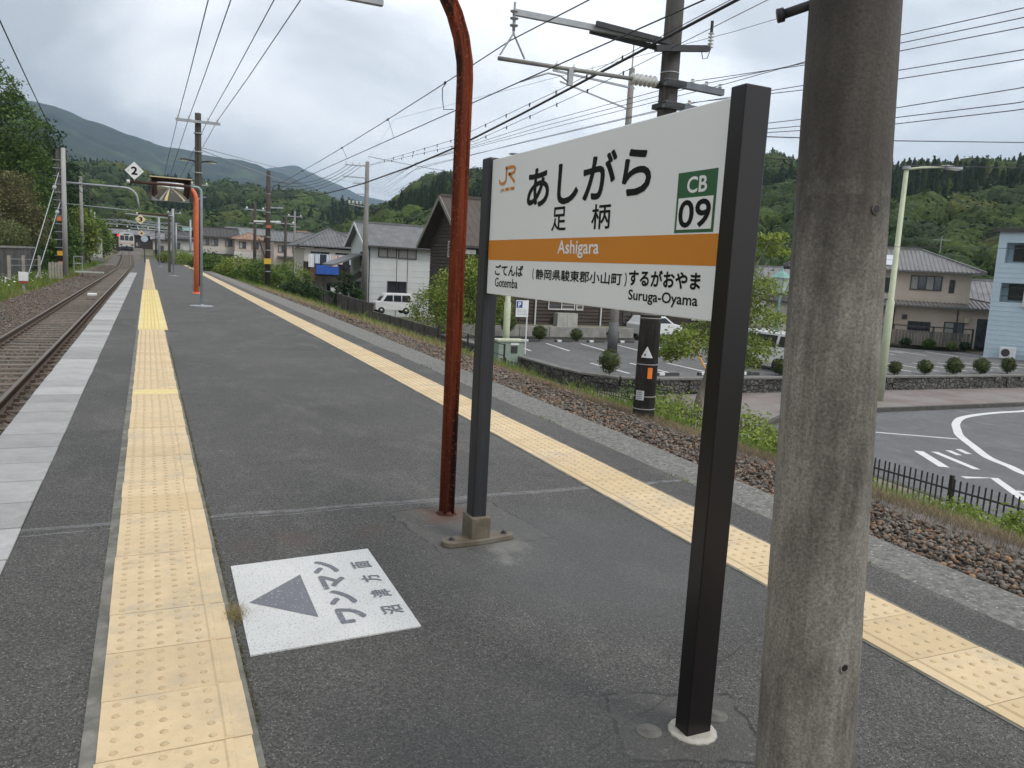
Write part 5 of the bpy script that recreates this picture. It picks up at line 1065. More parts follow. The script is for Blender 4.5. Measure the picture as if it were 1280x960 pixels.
# --- grey clad two-storey house
h1 = empty('grey_clad_house', (16.87, 66.26, -3.2), 0, 'pale grey clad two storey house with slate roof behind the small white van', 'house')
siding(h1, 9.5, 6.2, 6.1, M_wgrey, .5, gable=7.75, vert=False)
gable_roof(h1, 0, 9.5, 0, 6.2, 6.1, 7.8, .5, M_rg, 'x', .34, trim=M_wht, rh=.015)
window(h1, 'S', .87, 5.0, 1.62, .9, 9.5, 6.2, curtain=3); window(h1, 'S', 2.62, 4.97, 1.62, .9, 9.5, 6.2, curtain=3); window(h1, 'S', 1.75, 2.05, 1.65, .98, 9.5, 6.2)
window(h1, 'W', .9, 4.2, 1.4, 1.2, 9.5, 6.2, curtain=1); window(h1, 'W', 2.2, .9, 1.8, 1.9, 9.5, 6.2)
for x in (2.52, 3.48): MB().box(x-.02, x+.02, -.03, -.018, 0, 5.0).build('panel_joint', M_gut, h1)
downpipe(h1, .12, -.1, 0, 6.0)
le = MB(); le.extr([(-2.6, 1.5, 4.05), (0, 1.5, 5.1), (0, 1.5, 5.25), (-2.6, 1.5, 4.2)], (0, 0, 0), (0, 4.5, 0)); le.build('lean_to_roof', M_rl, h1)
st_ = MB(); st_.beam((-2.2, 1.2, 2.0), (-.1, 1.2, 3.6), .12, .35); st_.beam((-2.2, 2.0, 2.0), (-.1, 2.0, 3.6), .12, .35); st_.build('outside_stair', M_wdark, h1)
# --- balcony house with laundry
h2 = empty('balcony_house', (13.95, 79.5, -2.9), 0, 'house with hipped grey roof and a dark balcony hung with laundry', 'house')
siding(h2, 5.6, 6, 5.3, M_wcream, 0); hip_roof(h2, -.2, 6.2, 0, 6, 5.45, 7.3, .5, M_rg, .34)
hr = gable_roof(h2, 3.8, 8, 1, 6, 5.5, 6.9, .3, M_rg, 'x', .34)
bal = MB(); bal.box(-.1, 5.2, -1.6, 0, 2.5, 2.75); bal.box(-.1, 5.2, -1.62, -1.54, 2.75, 4.0); bal.box(-.1, -.02, -1.54, 0, 2.75, 4.0); b_o = bal.build('balcony', M_wdark, h2)
for x in (0.0, 1.6, 3.4, 5.1): MB().box(x-.06, x+.06, -1.55, -1.43, 0, 2.5).build('balcony_post', M_wdark, h2)
window(h2, 'S', .6, 3.0, 1.8, 2.0, 5.6, 6); window(h2, 'S', 3.0, 3.0, 1.6, 2.0, 5.6, 6); window(h2, 'S', 2.2, .4, 1.8, 1.6, 5.6, 6)
MB().box(2.2, 4.6, -2.2, -1.75, .3, 1.75).build('storage_locker', M_wht, h2)
MB().tube([(.1, -1.75, 4.75), (5.1, -1.75, 4.75)], .03, 6).build('drying_pole', M_steel, h2)
cols = [(.78, .80, .84), (.66, .74, .84), (.04, .05, .08), (.66, .70, .78), (.70, .55, .50), (.72, .60, .55), (.03, .03, .04), (.62, .68, .76), (.10, .25, .60)]
lx = .08
for k, c in enumerate(cols):
    w = random.uniform(.40, .56); hgt = random.uniform(.8, 1.35); n = 6; mb = MB(); vs = []
    for i in range(n+1):
        for j in range(4): vs.append((w*i/n, .04*math.sin(i*1.9+k), -hgt*j/3))
    mb.add(vs, [(i*4+j, (i+1)*4+j, (i+1)*4+j+1, i*4+j+1) for i in range(n) for j in range(3)])
    o = mb.build('laundry', mat('laundry_cloth_%s' % ['pale', 'sky', 'navy', 'white', 'pink', 'rose', 'black', 'mist', 'blue'][k], c, .9, .08, 3)); o.location = (13.95+lx, 79.5-1.78, -2.9+4.73); lx += w+.06
    tag(o, ['pale white', 'light blue', 'navy', 'white', 'pink', 'rose', 'black', 'misty blue', 'bright blue'][k]+' garment hanging on the balcony drying pole', 'laundry', 'laundry on the balcony')
tg = MB().box(0, 2.2, -.03, .03, -.9, 0).build('blue_tarpaulin', mat('blue_tarp', (.035, .12, .48), .5, .15, 3)); tg.location = (14.75, 77.8, .85); tag(tg, 'blue sheet hung over the balcony rail below the laundry', 'sheet')
tg2 = MB().box(0, .5, -.03, .03, -1.6, 0).build('brown_blanket', mat('brown_blanket_cloth', (.13, .07, .05), .9, .2, 3)); tg2.location = (14.2, 77.8, .9); tag(tg2, 'brown blanket hung at the left end of the balcony', 'blanket')
# --- dark wooden house
h3 = empty('dark_log_house', (17.25, 44.0, -1.95), 0, 'large dark wooden house with brown roof behind the red pole and name sign', 'house')
lw = MB(); z = 0.
lg = siding(h3, 12.6, 7.0, 4.85, M_log, 0, gable=7.35)
cb = MB()
z = .02
while z < 4.85: cb.extr([(-.03, -.06, z), (-.03, -.01, z+.2), (-.03, -.01, z)], (0, 0, 0), (12.66, 0, 0)); cb.extr([(-.06, -.03, z), (-.01, -.03, z+.2), (-.01, -.03, z)], (0, 0, 0), (0, 7.06, 0)); z += .215
cb_o = cb.build('clapboards', M_log, h3); cb_o['kind'] = 'stuff'
cg = MB(); z = 4.87
while z < 7.0:
    f_ = (z-4.85)/2.5; cg.extr([(-.05, .05+3.5*f_, z), (-.01, .05+3.5*f_, z+.2), (-.01, .05+3.5*f_, z)], (0, 0, 0), (0, 6.9-7*f_, 0)); z += .215
o = cg.build('gable_boards', M_log, h3); o['kind'] = 'stuff'
gable_roof(h3, 0, 12.6, 0, 7.0, 4.95, 7.45, .75, M_rb, 'x', .42, rh=.03, trim=mat('weathered_barge', (.26, .25, .23), .8, .2, 4))
MB().box(-1.2, .2, -.55, -.2, 4.05, 4.3).build('eave_end', M_wht, h3)
window(h3, 'W', 2.6, 3.85, .9, 1.0, 12.6, 7, M_framew, 2, 3)
window(h3, 'S', 5.4, .95, 1.9, .62, 12.6, 7, M_framew, 2, 2); window(h3, 'S', 7.4, .95, .5, .62, 12.6, 7, M_framew, 1, 3); window(h3, 'S', 1.0, 2.6, 1.3, 1.9, 12.6, 7, M_framew, 2, 1)
window(h3, 'S', 2.0, .1, 1.5, 2.0, 12.6, 7); window(h3, 'S', 10.9, .1, 1.4, 1.5, 12.6, 7, M_frame)
for x in (4.5, 9.2): MB().tube([(x, -.12, 0), (x, -.12, 1.6), (x-.25, -.12, 1.9), (x-.25, -.12, 4.7)], .05, 6).build('downpipe', M_wht, h3)
for k in range(2): MB().box(5.75+.72*k, 6.45+.72*k, -.75, -.2, -.15, .78).build('storage_panel', mat('dirty_white_panel', (.42, .42, .38), .7, .15, 3), h3)
nb = empty('annex_house', (31, 46.5, -2.2), 0, 'dark house right of the wooden house behind the catenary pole', 'house'); siding(nb, 9, 6, 4.6, M_wdark, .3); gable_roof(nb, 0, 9, 0, 6, 4.6, 6.2, .5, M_rd, 'x', .4)
window(nb, 'S', 1, .6, 1.6, 1.2, 9, 6); window(nb, 'S', 4.6, .6, 1.6, 1.2, 9, 6, M_framew, 2, 1)
bh = empty('pale_low_house', (43.0, 47.2, -2.6), -.75, 'low pale house glimpsed behind the lantern', 'house'); siding(bh, 7, 6, 2.6, M_wcream, 0); hip_roof(bh, 0, 7, 0, 6, 2.6, 3.7, .6, M_rd, .34); window(bh, 'S', 4.2, .9, 1.3, .9, 7, 6)
gr = empty('long_pale_roof_building', (48, 62, -2.6), -.7, 'long low building with pale roof behind the lantern and tree', 'building'); siding(gr, 18, 6, 4.3, M_wwhite, 0); gable_roof(gr, 0, 18, 0, 6, 4.3, 5.4, .4, M_rl, 'x', .5)
# --- beige tiled house on the right
ang = -.765
h4 = empty('beige_tiled_house', (55.4-11.5*math.cos(ang), 37.1-11.5*math.sin(ang), -2.6), ang, 'beige two storey house with dark glazed tile roofs behind the car park', 'house')
siding(h4, 11.5, 7, 2.9, M_wbeige, 0); MB().box(.2, 9.6, .5, 6.8, 2.9, 5.35).build('upper_wall', M_wbeige, h4)
hip_roof(h4, .2, 9.6, .5, 6.8, 5.35, 7.15, .75, M_rgl, .28); hip_roof(h4, 3.6, 12.6, -.1, 7, 2.85, 3.75, .75, M_rgl, .28, 'lower_roof'); hip_roof(h4, -2.5, 4.0, -.6, 7, 2.75, 3.9, .6, M_rgl, .28, 'lower_roof')
rs4 = hip_roof(h4, -3, 2.2, .2, 7, 5.25, 6.9, .5, M_rd, .28, 'side_roof')
for k in range(2):
    for j in range(3): o = MB().add([(.0, 0, 0), (1.0, 0, 0), (1.0, .72, .36), (0, .72, .36), (.0, 0, .05), (1.0, 0, .05), (1.0, .72, .41), (0, .72, .41)], [(0, 3, 2, 1), (4, 5, 6, 7), (0, 1, 5, 4), (1, 2, 6, 5), (2, 3, 7, 6), (3, 0, 4, 7)]).build('solar_panel', mat('solar_glass', (.55, .58, .62), .12, .05, 2), h4); o.location = (1.3+1.05*j, .35+.78*k, 5.75+.40*k)
window(h4, 'S', 5.6, 4.05-.0, 2.1, 1.05, 11.5, 7, M_frame, 4, 1); 
for o in h4.children: pass
h4.children[-1].location.y = .5
window(h4, 'S', 8.2, 3.95, .34, .95, 11.5, 7, M_frame, 1).location.y = .5; window(h4, 'S', 3.5, 3.75, 1.0, 1.1, 11.5, 7, M_frame, 1).location.y = .5; window(h4, 'S', 2.3, 3.75, 1.0, 1.1, 11.5, 7, M_frame, 1).location.y = .5
window(h4, 'S', 5.7, .95, 1.5, .8, 11.5, 7, M_frame, 2); window(h4, 'S', 8.1, .5, 1.3, 1.35, 11.5, 7, M_frame, 2, 1)
MB().box(5.25, 5.6, -.08, 0, 1.85, 2.2).build('wall_vent', M_gut, h4); MB().box(9.3, 9.65, -.22, 0, 1.85, 2.3).build('wall_lamp', mat('cream_plastic', (.55, .48, .33), .5), h4)
for x in (3.9, 4.7, 8.9): downpipe(h4, x, -.08, 0, 2.8)
downpipe(h4, 3.4, .4, 3.4, 5.3)
for x in (11.4, 12.9): MB().box(x-.14, x+.14, -.5, -.22, 0, 2.85).build('carport_post', M_wbeige, h4)
MB().box(10.2, 11.3, -.01, .0, 0, 2.2).build('entrance_shade', M_dglass, h4)
gf = MB(); 
for k in range(34): MB().box(2.1+.22*k, 2.28+.22*k, -1.75, -1.71, .12, 1.15).build('fence_slat', mat('weathered_fence_slat', (.17, .155, .135), .85, .2, 3, rnd=.3), h4) if k else MB().box(2.1, 2.28, -1.75, -1.71, .12, 1.15).build('fence_slat', mat('weathered_fence_slat', (.17, .155, .135), .85, .2, 3, rnd=.3), h4)
for x in (2.0, 4.6, 7.2, 9.7): MB().box(x-.06, x+.06, -1.72, -1.6, 0, 1.5).build('fence_post', M_frame, h4)
MB().box(2, 9.7, -1.72, -1.62, 1.42, 1.5).build('fence_rail', M_frame, h4)
MB().tube([(8, 5, 7.0), (8, 5, 8.3)], .03, 5).build('aerial', M_steel, h4); MB().beam((7.4, 5, 8.0), (8.6, 5, 8.0), .04).build('aerial_bar', M_steel, h4)
h5 = empty('grey_shed_house', (58, 45, -2.6), ang, 'grey house with pale roof between the tiled house and the blue building', 'house'); siding(h5, 8, 6, 3.4, M_wblue, 0); gable_roof(h5, 0, 8, 0, 6, 3.4, 5.0, .5, M_rl, 'x', .4); window(h5, 'S', 1, .8, 1.8, 1, 8, 6)
MB().box(-1.5, 9, -2.2, .4, 2.3, 2.42).build('lower_roof', M_rl, h5); h5.location = (57.5, 46.5, -2.6)
# --- pale blue building
a6 = -1.12
h6 = empty('pale_blue_building', (48.75, 33.3, -2.6), a6, 'pale blue clad building with balconies at the right edge', 'building')
w6 = MB()
for x0, x1, z0, z1 in ((0, .45, 0, 7.9), (.45, 1.9, 0, 3.55), (.45, 1.9, 4.75, 6.0), (.45, 1.9, 7.25, 7.9), (1.9, 12, 0, 7.9)): w6.box(x0, x1, 0, 1.2, z0, z1)
w6.box(0, 12, 1.2, 8, 0, 7.9); z = .3
while z < 7.8: 
    for x0, x1, a, b in ((0, .45, 0, 9), (1.9, 12, 0, 9), (.45, 1.9, 0, 3.5), (.45, 1.9, 4.8, 6.0), (.45, 1.9, 7.3, 9)):
        if a < z < b: w6.box(x0-.001, x1+.001, -.02, .0, z-.02, z)
    z += .3
w6.build('wall', M_wblue, h6); MB().box(-.25, 12.3, -.25, 8.2, 7.9, 8.12).build('roof', M_rd, h6)
for z in (3.6, 6.05): window(h6, 'S', .75, z+.1, .9, 1.0, 12, 8).location.y = 1.2; 
for z in (3.56, 4.1): MB().box(.5, 1.88, .02, .06, z+.35, z+.40).build('balcony_rail', M_frame, h6)
MB().box(1.75, 3.4, -.25, .0, 3.3, 4.6).build('balcony_box', M_wwhite, h6); MB().box(1.75, 3.4, -.25, .0, 5.7, 7.0).build('balcony_box', M_wwhite, h6)
ac = empty('air_conditioner', (48.75+1.3*math.cos(a6)-.5, 33.3+1.3*math.sin(a6)-.35, -2.6), a6, 'white outdoor air conditioner unit at the foot of the blue building', 'air conditioner')
MB().box(-.42, .42, -.18, .18, .08, .78).build('casing', M_wht, ac, bevel=.02); g = MB().lathe([(.24, 0), (.24, .02)], (0, 0, 0), 16).build('fan_grille', M_frame, ac); g.rotation_euler = (math.pi/2, 0, 0); g.location = (-.1, -.18, .43)
for k, (x, w, h_) in enumerate(((.95, .55, .4), (1.7, .8, .45))):
    o = MB().box(0, w, -.2, .2, 0, h_).build('storage_box', [mat('grey_box', (.2, .2, .2), .7), mat('cream_box', (.5, .48, .44), .7)][k]); o.location = (48.75+(1.3+x)*math.cos(a6)-.5, 33.3+(1.3+x)*math.sin(a6)-.35, -2.6); o.rotation_euler = (0, 0, a6); tag(o, ['dark grey', 'cream'][k]+' box beside the air conditioner at the blue building', 'box')
# --- distant rows
def far_house(x, y, L, Wd, he, hr, wm, rm, label, kind='g', ax='x', rz=0, win=((.8, 3), (2.6, 3)), nm='far_house', zb=None, low=None, cat='house'):
    zb = float(zt(x, y))-.3 if zb is None else zb
    t = empty(nm, (x, y, zb), rz, label, cat); he -= 0; siding(t, L, Wd, he, wm, 0, gable=hr if kind == 'g' else None, ax=ax)
    (gable_roof(t, 0, L, 0, Wd, he, hr, .45, rm, ax, .5) if kind == 'g' else hip_roof(t, 0, L, 0, Wd, he, hr, .5, rm, .5))
    for x_, z_ in win: window(t, 'S', x_, z_, 1.0, 1.0, L, Wd, M_frame, 2, 1)
    if low: MB().box(*low).build('lower_roof', rm, t)
    return t
far_house(3.2, 138, 3.4, 6, 3.3, 4.4, M_wwhite, M_rd, 'white narrow house right behind the orange pole', win=((.6, 1.6),), zb=.2)
far_house(6.8, 128, 5.6, 6, 4.0, 5.2, M_wcream, M_rd, 'white two storey house with dark roof left in the distant row', 'g', win=((.7, 2.6), (1.9, 2.6), (3.9, 2.6)), zb=0, low=(-.4, 6, -1, .2, 1.3, 1.45))
far_house(11.9, 126, 4.6, 6, 3.7, 4.8, M_wpink, M_rt, 'house with terracotta roof and white balcony in the distant row', 'h', win=((.6, 2.4), (2.4, 2.4)), zb=0)
MB().box(-.2, 3.6, -1.4, -.4, .9, 1.9).build('balcony', M_wwhite, bpy.data.objects['far_house.002'])
far_house(16.4, 118, 8.6, 7, 3.9, 5.2, M_wpink, M_rg, 'long house with wide grey roof left of the balcony house', 'g', win=((.6, 2.3), (2.6, 2.3), (6.2, 2.3)), zb=-.2, low=(.5, 8.4, -1.4, .2, 1.6, 1.78))
far_house(22.6, 112, 6.0, 7, 4.4, 5.9, M_wwhite, M_rg, 'tall gabled house just left of the hipped balcony house', 'g', 'y', win=((.8, 2.6),), zb=-1.2)
far_house(6.2, 152, 9, 7, 4.2, 5.0, M_wcream, M_rteal, 'building with pale teal roof at the back of the distant row', 'g', win=((1, 2.5), (4, 2.5)), zb=.7)
far_house(10.6, 76+60, 3.5, 5, 3.0, 4, M_wcream, M_rg, 'small grey roofed house behind the bushes in the distant row', 'h', zb=.2)
far_house(3.2, 205, 3.2, 6, 5.4, 6.6, mat('pale_yellow_render', (.55, .49, .28), .8), M_rt, 'pale yellow building beyond the far platform end', 'g', 'y', win=(), zb=0)
far_house(-9.5, 215, 11, 8, 4.6, 5.6, M_wdark, M_rl, 'long station building with light roof above the waiting train', 'g', win=((1, 1.8), (4, 1.8), (7, 1.8)), zb=.4, cat='building')
far_house(8, 190, 8, 8, 4.4, 5.8, M_wwhite, M_rl, 'white building right of the yellow building', 'g', win=((1, 2), (4, 2)), zb=.4)
for k, (x, y, L_, he, hr, wm, rm, kd, lab) in enumerate(((13.5, 150, 7, 3.9, 5.2, M_wcream, M_rd, 'h', 'cream house with dark hipped roof behind the terracotta roofed house'), (22, 142, 8, 4.3, 5.6, M_wwhite, M_rg, 'g', 'white house with grey roof behind the long grey roofed house'), (29.5, 135, 7, 4.6, 5.8, M_wpink, M_rd, 'h', 'pinkish house behind the hipped balcony house'),
        (1.0, 160, 4, 3.6, 4.6, M_wcream, M_rl, 'g', 'low cream house just beyond the platform end'), (15, 172, 9, 5.6, 6.8, M_wwhite, M_rl, 'g', 'pale house with light roof at the foot of the middle hill'), (25, 165, 8, 5.6, 6.8, M_wcream, M_rt, 'h', 'cream house with reddish roof at the foot of the middle hill'), (26.5, 96, 7, 4.0, 5.6, M_wwhite, M_rl, 'g', 'white house with pale roof peeping over the grey clad house'))):
    far_house(x, y, L_, 6, he, hr, wm, rm, lab, kd, win=((.7, he-1.6), (2.6, he-1.6), (4.6, he-1.6)) if L_ > 5 else ((.8, 1.4),), low=(-.3, L_, -1.1, .2, 1.5, 1.62))
ws = empty('white_shed', (5.2, 116, .0), 0, 'small white shed beside the far end of the platform', 'shed'); MB().box(-1.3, 1.4, -1, 1, -1, 1.5).build('wall', M_wht, ws); MB().box(-1.45, 1.55, -1.15, 1.15, 1.5, 1.62).build('roof', M_rl, ws); 
MB().box(-.4, .4, -1.03, -1, -.4, 1.2).build('door', M_steel, ws)

# ================================================================ hills and woods
def hillmat(name, c0, c1, c2, s):
    m, N, L, b = nodes(name); nt = m.node_tree
    c = mixc(nt, ramp(nt, noise(nt, s, 8, .7), .38, .62), c0, c1); c = mixc(nt, ramp(nt, noise(nt, s*.35, 6, .65), .55, .68), c, c2)
    L.new(c, b.inputs['Base Color']); b.inputs['Roughness'].default_value = .95; b.inputs['Specular IOR Level'].default_value = .1
    bump(nt, b, noise(nt, s*9, 5, .7), 1., 1.5/s*.02); MC[name] = m; return m
def fbm(x, y, s, o=5, seed=0):
    return np.array([mnoise.fractal(Vector((a*s+seed, b*s, seed*.37)), .9, 2.1, o) for a, b in zip(np.ravel(x), np.ravel(y))]).reshape(np.shape(x))
def polar_hill(name, prof, r0, r1, m, amp, nz, na=120, nr=40, power=1.0, seed=1, back=1.6, kind='structure'):
    """prof: list of (azimuth deg from +Y, elevation tangent of the crest at distance r1)"""
    a = np.linspace(prof[0][0], prof[-1][0], na); el = np.interp(a, [p[0] for p in prof], [p[1] for p in prof])
    t = np.concatenate([np.linspace(0, 1, nr), [1.25, 1.6]]); A_, T = np.meshgrid(np.radians(a), t); E_ = np.interp(np.degrees(A_), a, el)
    R_ = r0+(r1-r0)*np.minimum(T, 1)+(np.maximum(T-1, 0)*(r1-r0)*back); hz = E_*r1+1.29+3.2
    k = np.clip(T, 0, 1)**power; k = np.where(T > 1, 1-(T-1)*1.4, k); X = R_*np.sin(A_); Y = R_*np.cos(A_)
    N_ = fbm(X, Y, nz, 6, seed)*amp*np.sin(np.clip(T, 0, 1)*math.pi)**.7*1.0+fbm(X, Y, nz*6, 4, seed+3)*amp*.12*(T > .02)
    Z = -3.2+hz*k+N_*np.clip(T*3, 0, 1)
    V = np.stack([X, Y, Z], -1).reshape(-1, 3); i = (np.arange(len(t)-1)[:, None]*na+np.arange(na-1)[None]).ravel(); F = np.stack([i, i+1, i+na+1, i+na], 1)[:, ::-1]
    o = npmesh(name, V, F, m, smooth=True); tag(o, kind=kind); return lambda az, tt: None, (a, t, X, Y, Z)
M_mt = hillmat('mountain_forest', (.006, .010, .007), (.030, .048, .022), (.10, .145, .055), .016)
mtn = [(-40, .14), (-25, .16), (-12, .152), (-7.7, .150), (-6.26, .1469), (-4.93, .1462), (-3.23, .1363), (.83, .1175), (3.5, .113), (6.72, .107), (8.5, .0995), (10.9, .082), (13, .066), (16, .05), (22, .04), (30, .03)]
polar_hill('mountain', mtn, 900, 2600, M_mt, 55, .0022, 260, 70, 1.15, 2)
mt2 = [(2, .07), (5, .088), (7.2, .102), (8.01, .1046), (8.8, .1085), (9.41, .1094), (10.2, .1035), (11.2, .0965), (12.5, .089), (13.6, .080), (15.28, .0766), (17, .06), (20, .05), (28, .05)]
polar_hill('far_mountain', mt2, 3300, 4200, M_mt, 40, .0022, 140, 40, 1.1, 5)
M_hill = hillmat('hill_undergrowth', (.02, .035, .014), (.04, .06, .02), (.05, .07, .025), .08)
RH = [(a_, e_-.013) for a_, e_ in [(13.2, .040), (14.22, .0515), (16.38, .0800), (18, .099), (19.67, .1130), (21.9, .1183), (27.5, .130), (34, .139), (41.58, .1438), (43.6, .1420), (47, .139), (49.92, .1360), (53.04, .1371), (56.35, .1425), (62, .15), (75, .14)]]
_, right = polar_hill('right_hill', RH, 110, 330, M_hill, 7, .012, 140, 30, .8, 7)
MH = [(a_, e_-.0105) for a_, e_ in [(-30, .11), (-12, .11), (-7, .10), (-4.37, .0875), (-1.8, .084), (.81, .0785), (4.5, .075), (6.2, .071), (8.29, .0665), (10, .064), (12.57, .0575), (16, .05), (20, .05)]]
_, midh = polar_hill('middle_hill', MH, 230, 520, M_hill, 9, .009, 120, 30, .85, 11)
def crown_proto(kind, rng, sub=3, nq=230, sz=.085):
    V, F = ico(sub); V = V.copy(); d = V/np.linalg.norm(V, axis=1)[:, None]; ph = rng.uniform(0, 99)
    c = rng.normal(size=(nq, 3)); c /= np.linalg.norm(c, axis=1)[:, None]
    if kind == 'round':
        lob = rng.normal(size=(16, 3)); lob /= np.linalg.norm(lob, axis=1)[:, None]; lob[:, 2] = np.abs(lob[:, 2])*.9; lob /= np.linalg.norm(lob, axis=1)[:, None]
        def rad(q): k = np.sqrt(np.clip((q@lob.T-.80)/.20, 0, 1)).max(1); return .60+.40*k
        V = d*(rad(d)*rng.uniform(.93, 1.05, len(d)))[:, None]; V[:, 2] = V[:, 2]*.85+.1
        c[:, 2] = np.abs(c[:, 2])-.1; c /= np.linalg.norm(c, axis=1)[:, None]; C = c*(rad(c)*rng.uniform(.96, 1.1, nq))[:, None]; C[:, 2] = C[:, 2]*.85+.1; on = c
    else:
        zz = (d[:, 2]+1)/2; rr = (1-zz)**.8*.55*(1+.16*np.sin(zz*34)); an = np.arctan2(d[:, 1], d[:, 0]); rr = rr*(1+.13*np.sin(an*5+ph))*rng.uniform(.85, 1.15, len(d))+.02
        V = np.stack([np.cos(an)*rr, np.sin(an)*rr, zz*2.6-.6], 1)
        z_ = rng.uniform(0, 1, nq)**1.3; a = rng.uniform(0, 6.28, nq); r_ = (1-z_)**.8*.58*rng.uniform(.9, 1.25, nq); C = np.stack([np.cos(a)*r_, np.sin(a)*r_, z_*2.6-.6], 1); on = np.stack([np.cos(a), np.sin(a), np.full(nq, -.2)], 1)
    QV, QF = leaf_quads(C, sz, rng, .1, on); QV = QV.reshape(-1, 4, 3)[:, [0, 1, 3]]; QV = (QV+(QV-QV.mean(1, keepdims=True))*.35).reshape(-1, 3)
    T = np.concatenate([F, np.arange(len(QV)).reshape(-1, 3)+len(V)]); VV = np.concatenate([V, QV])
    return VV, T, np.ones(len(VV))*np.concatenate([rng.uniform(.88, 1.1, len(V)), np.repeat(rng.uniform(.7, 1.35, nq), 3)])
PROT = [crown_proto('round', RNG) for _ in range(6)]+[crown_proto('cone', RNG, 2, 170, .10) for _ in range(3)]
PROF = [crown_proto('round', RNG, 2, 120, .13) for _ in range(6)]+[crown_proto('cone', RNG, 2, 90, .14) for _ in range(3)]
def wood(name, label_unused, hill, n, tmin, tmax, size, azr, conif, lm, seed, tints):
    rng = np.random.default_rng(seed); a, t, X, Y, Z = hill; Vs, Fs, Ts = [], [], []; k0 = 0; na, nt_ = len(a), len(t)
    u = rng.uniform(0, 1, n)**.8; tt = tmin+(tmax-tmin)*u; aa = rng.uniform(azr[0], azr[1], n)
    fi = np.interp(tt, t, np.arange(nt_)); fj = np.interp(aa, a, np.arange(na)); i0 = np.minimum(fi.astype(int), nt_-2); j0 = np.minimum(fj.astype(int), na-2); di, dj = fi-i0, fj-j0
    def bl(G): return G[i0, j0]*(1-di)*(1-dj)+G[i0+1, j0]*di*(1-dj)+G[i0, j0+1]*(1-di)*dj+G[i0+1, j0+1]*di*dj
    x, y, z = bl(X), bl(Y), bl(Z); cz = np.array([mnoise.noise(Vector((a_*.02, b_*.02, seed))) for a_, b_ in zip(x, y)])
    for i in range(n):
        con = cz[i] > conif; PP = PROT if math.hypot(x[i], y[i]) < 240 else PROF; p = PP[rng.integers(6, 9)] if con else PP[rng.integers(0, 6)]; s = size*rng.uniform(.6, 1.35)*(.62 if con else 1)
        v = p[0]*np.array([1, 1, rng.uniform(.85, 1.2)])*s; an = rng.uniform(0, 6.28); c, s_ = math.cos(an), math.sin(an)
        v = np.stack([v[:, 0]*c-v[:, 1]*s_+x[i], v[:, 0]*s_+v[:, 1]*c+y[i], v[:, 2]+z[i]+s*(.35 if not con else .2)], 1); Vs.append(v); Fs.append(p[1]+k0); k0 += len(v)
        base = np.array(tints[2] if con else tints[0] if rng.random() < .62+.6*mnoise.noise(Vector((x[i]*.03, y[i]*.03, 5.))) else tints[1]); 
        if rng.random() < .05: base = np.array((1.25, 1.0, .8))
        Ts.append(p[2][:, None]*base[None]*rng.uniform(.75, 1.25))
    o = npmesh(name, np.concatenate(Vs), np.concatenate(Fs), lm, np.concatenate(Ts)); return tag(o, kind='stuff')
M_wood = leafmat('woodland_leaf', (.048, .085, .022), (.085, .125, .032), 0, .8)
_nt = M_wood.node_tree; _b = _nt.nodes['Principled BSDF']; _l = _b.inputs['Base Color'].links[0].from_socket
_c = mixc(_nt, 1., _l, ramp(_nt, noise(_nt, 1.3, 8, .75), .34, .68, (.42, .45, .45), (1.45, 1.4, 1.3)), 'MULTIPLY'); _nt.links.new(_c, _b.inputs['Base Color']); bump(_nt, _b, noise(_nt, 2.2, 6, .75), 1., .5)
TT = ((.66, .72, .74), (1.12, 1.12, .86), (.30, .38, .41))
wood('hillside_wood', '', right, 1250, .0, 1.0, 4.2, (12.8, 27), .16, M_wood, 1, TT); wood('hillside_wood', '', right, 2250, .0, 1.02, 4.2, (38, 70), .05, M_wood, 2, TT)
wood('ridge_wood', '', right, 380, .94, 1.03, 4.0, (40, 70), -.1, M_wood, 8, TT)
wood('middle_wood', '', midh, 1500, .05, 1.0, 6.2, (-9, 16.5), .08, M_wood, 3, TT)
# ================================================================ trees, shrubs and hedges of their own
def T_(nm, lab, cat, base, blobs, trunk, n, size, kind, grp=None, **k): return grow_tree(nm, lab, cat, base, blobs, trunk, n, size, M_fold[kind], M_bark, group=grp, **k)
T_('broadleaf_tree', 'large leafy tree at the left edge above the track', 'tree', (-13.2, 88, 2.0), [(0, 0, 8.0, 3.2, 3, 3.6), (2.4, -.5, 9.5, 2.2, 2, 2.6), (.5, 0, 12.8, 2.2, 2, 2.4), (3.6, 0, 6.2, 1.9, 2, 2.2), (-2, 0, 12.2, 2.4, 2, 3), (2.3, .5, 12.0, 1.2, 1.2, 1.2), (3.0, -.5, 3.8, 2.0, 2, 2)], [(0, 0, -1), (.2, 0, 4), (.4, 0, 9)], 17000, .17, 0, r0=.35, clump=.5, spread=.17)
T_('broadleaf_tree', 'darker leafy tree behind the large left edge tree', 'tree', (-12.6, 104, 2.5), [(0, 0, 6, 3.4, 3, 3.8), (2, 0, 9.5, 2.6, 2, 3), (3.2, 0, 5, 2.4, 2, 3)], [(0, 0, -1), (0, 0, 4), (.4, 0, 8)], 7000, .2, 2, r0=.3, clump=.5)
T_('brown_shrub', 'large bronze leaved bush rising above the hedge at the left', 'bush', (-10.2, 76, 1.3), [(0, 0, 2.2, 2.3, 2.2, 2.6), (1.3, -.5, 1.3, 1.6, 1.5, 2.0), (-1, 0, 3.6, 2.0, 1.6, 2.0), (.6, .4, 4.2, 1.4, 1.4, 1.6)], [(0, 0, -1), (0, 0, 1.6), (.1, 0, 3)], 12000, .11, 3, r0=.2, clump=.6, spread=.15)
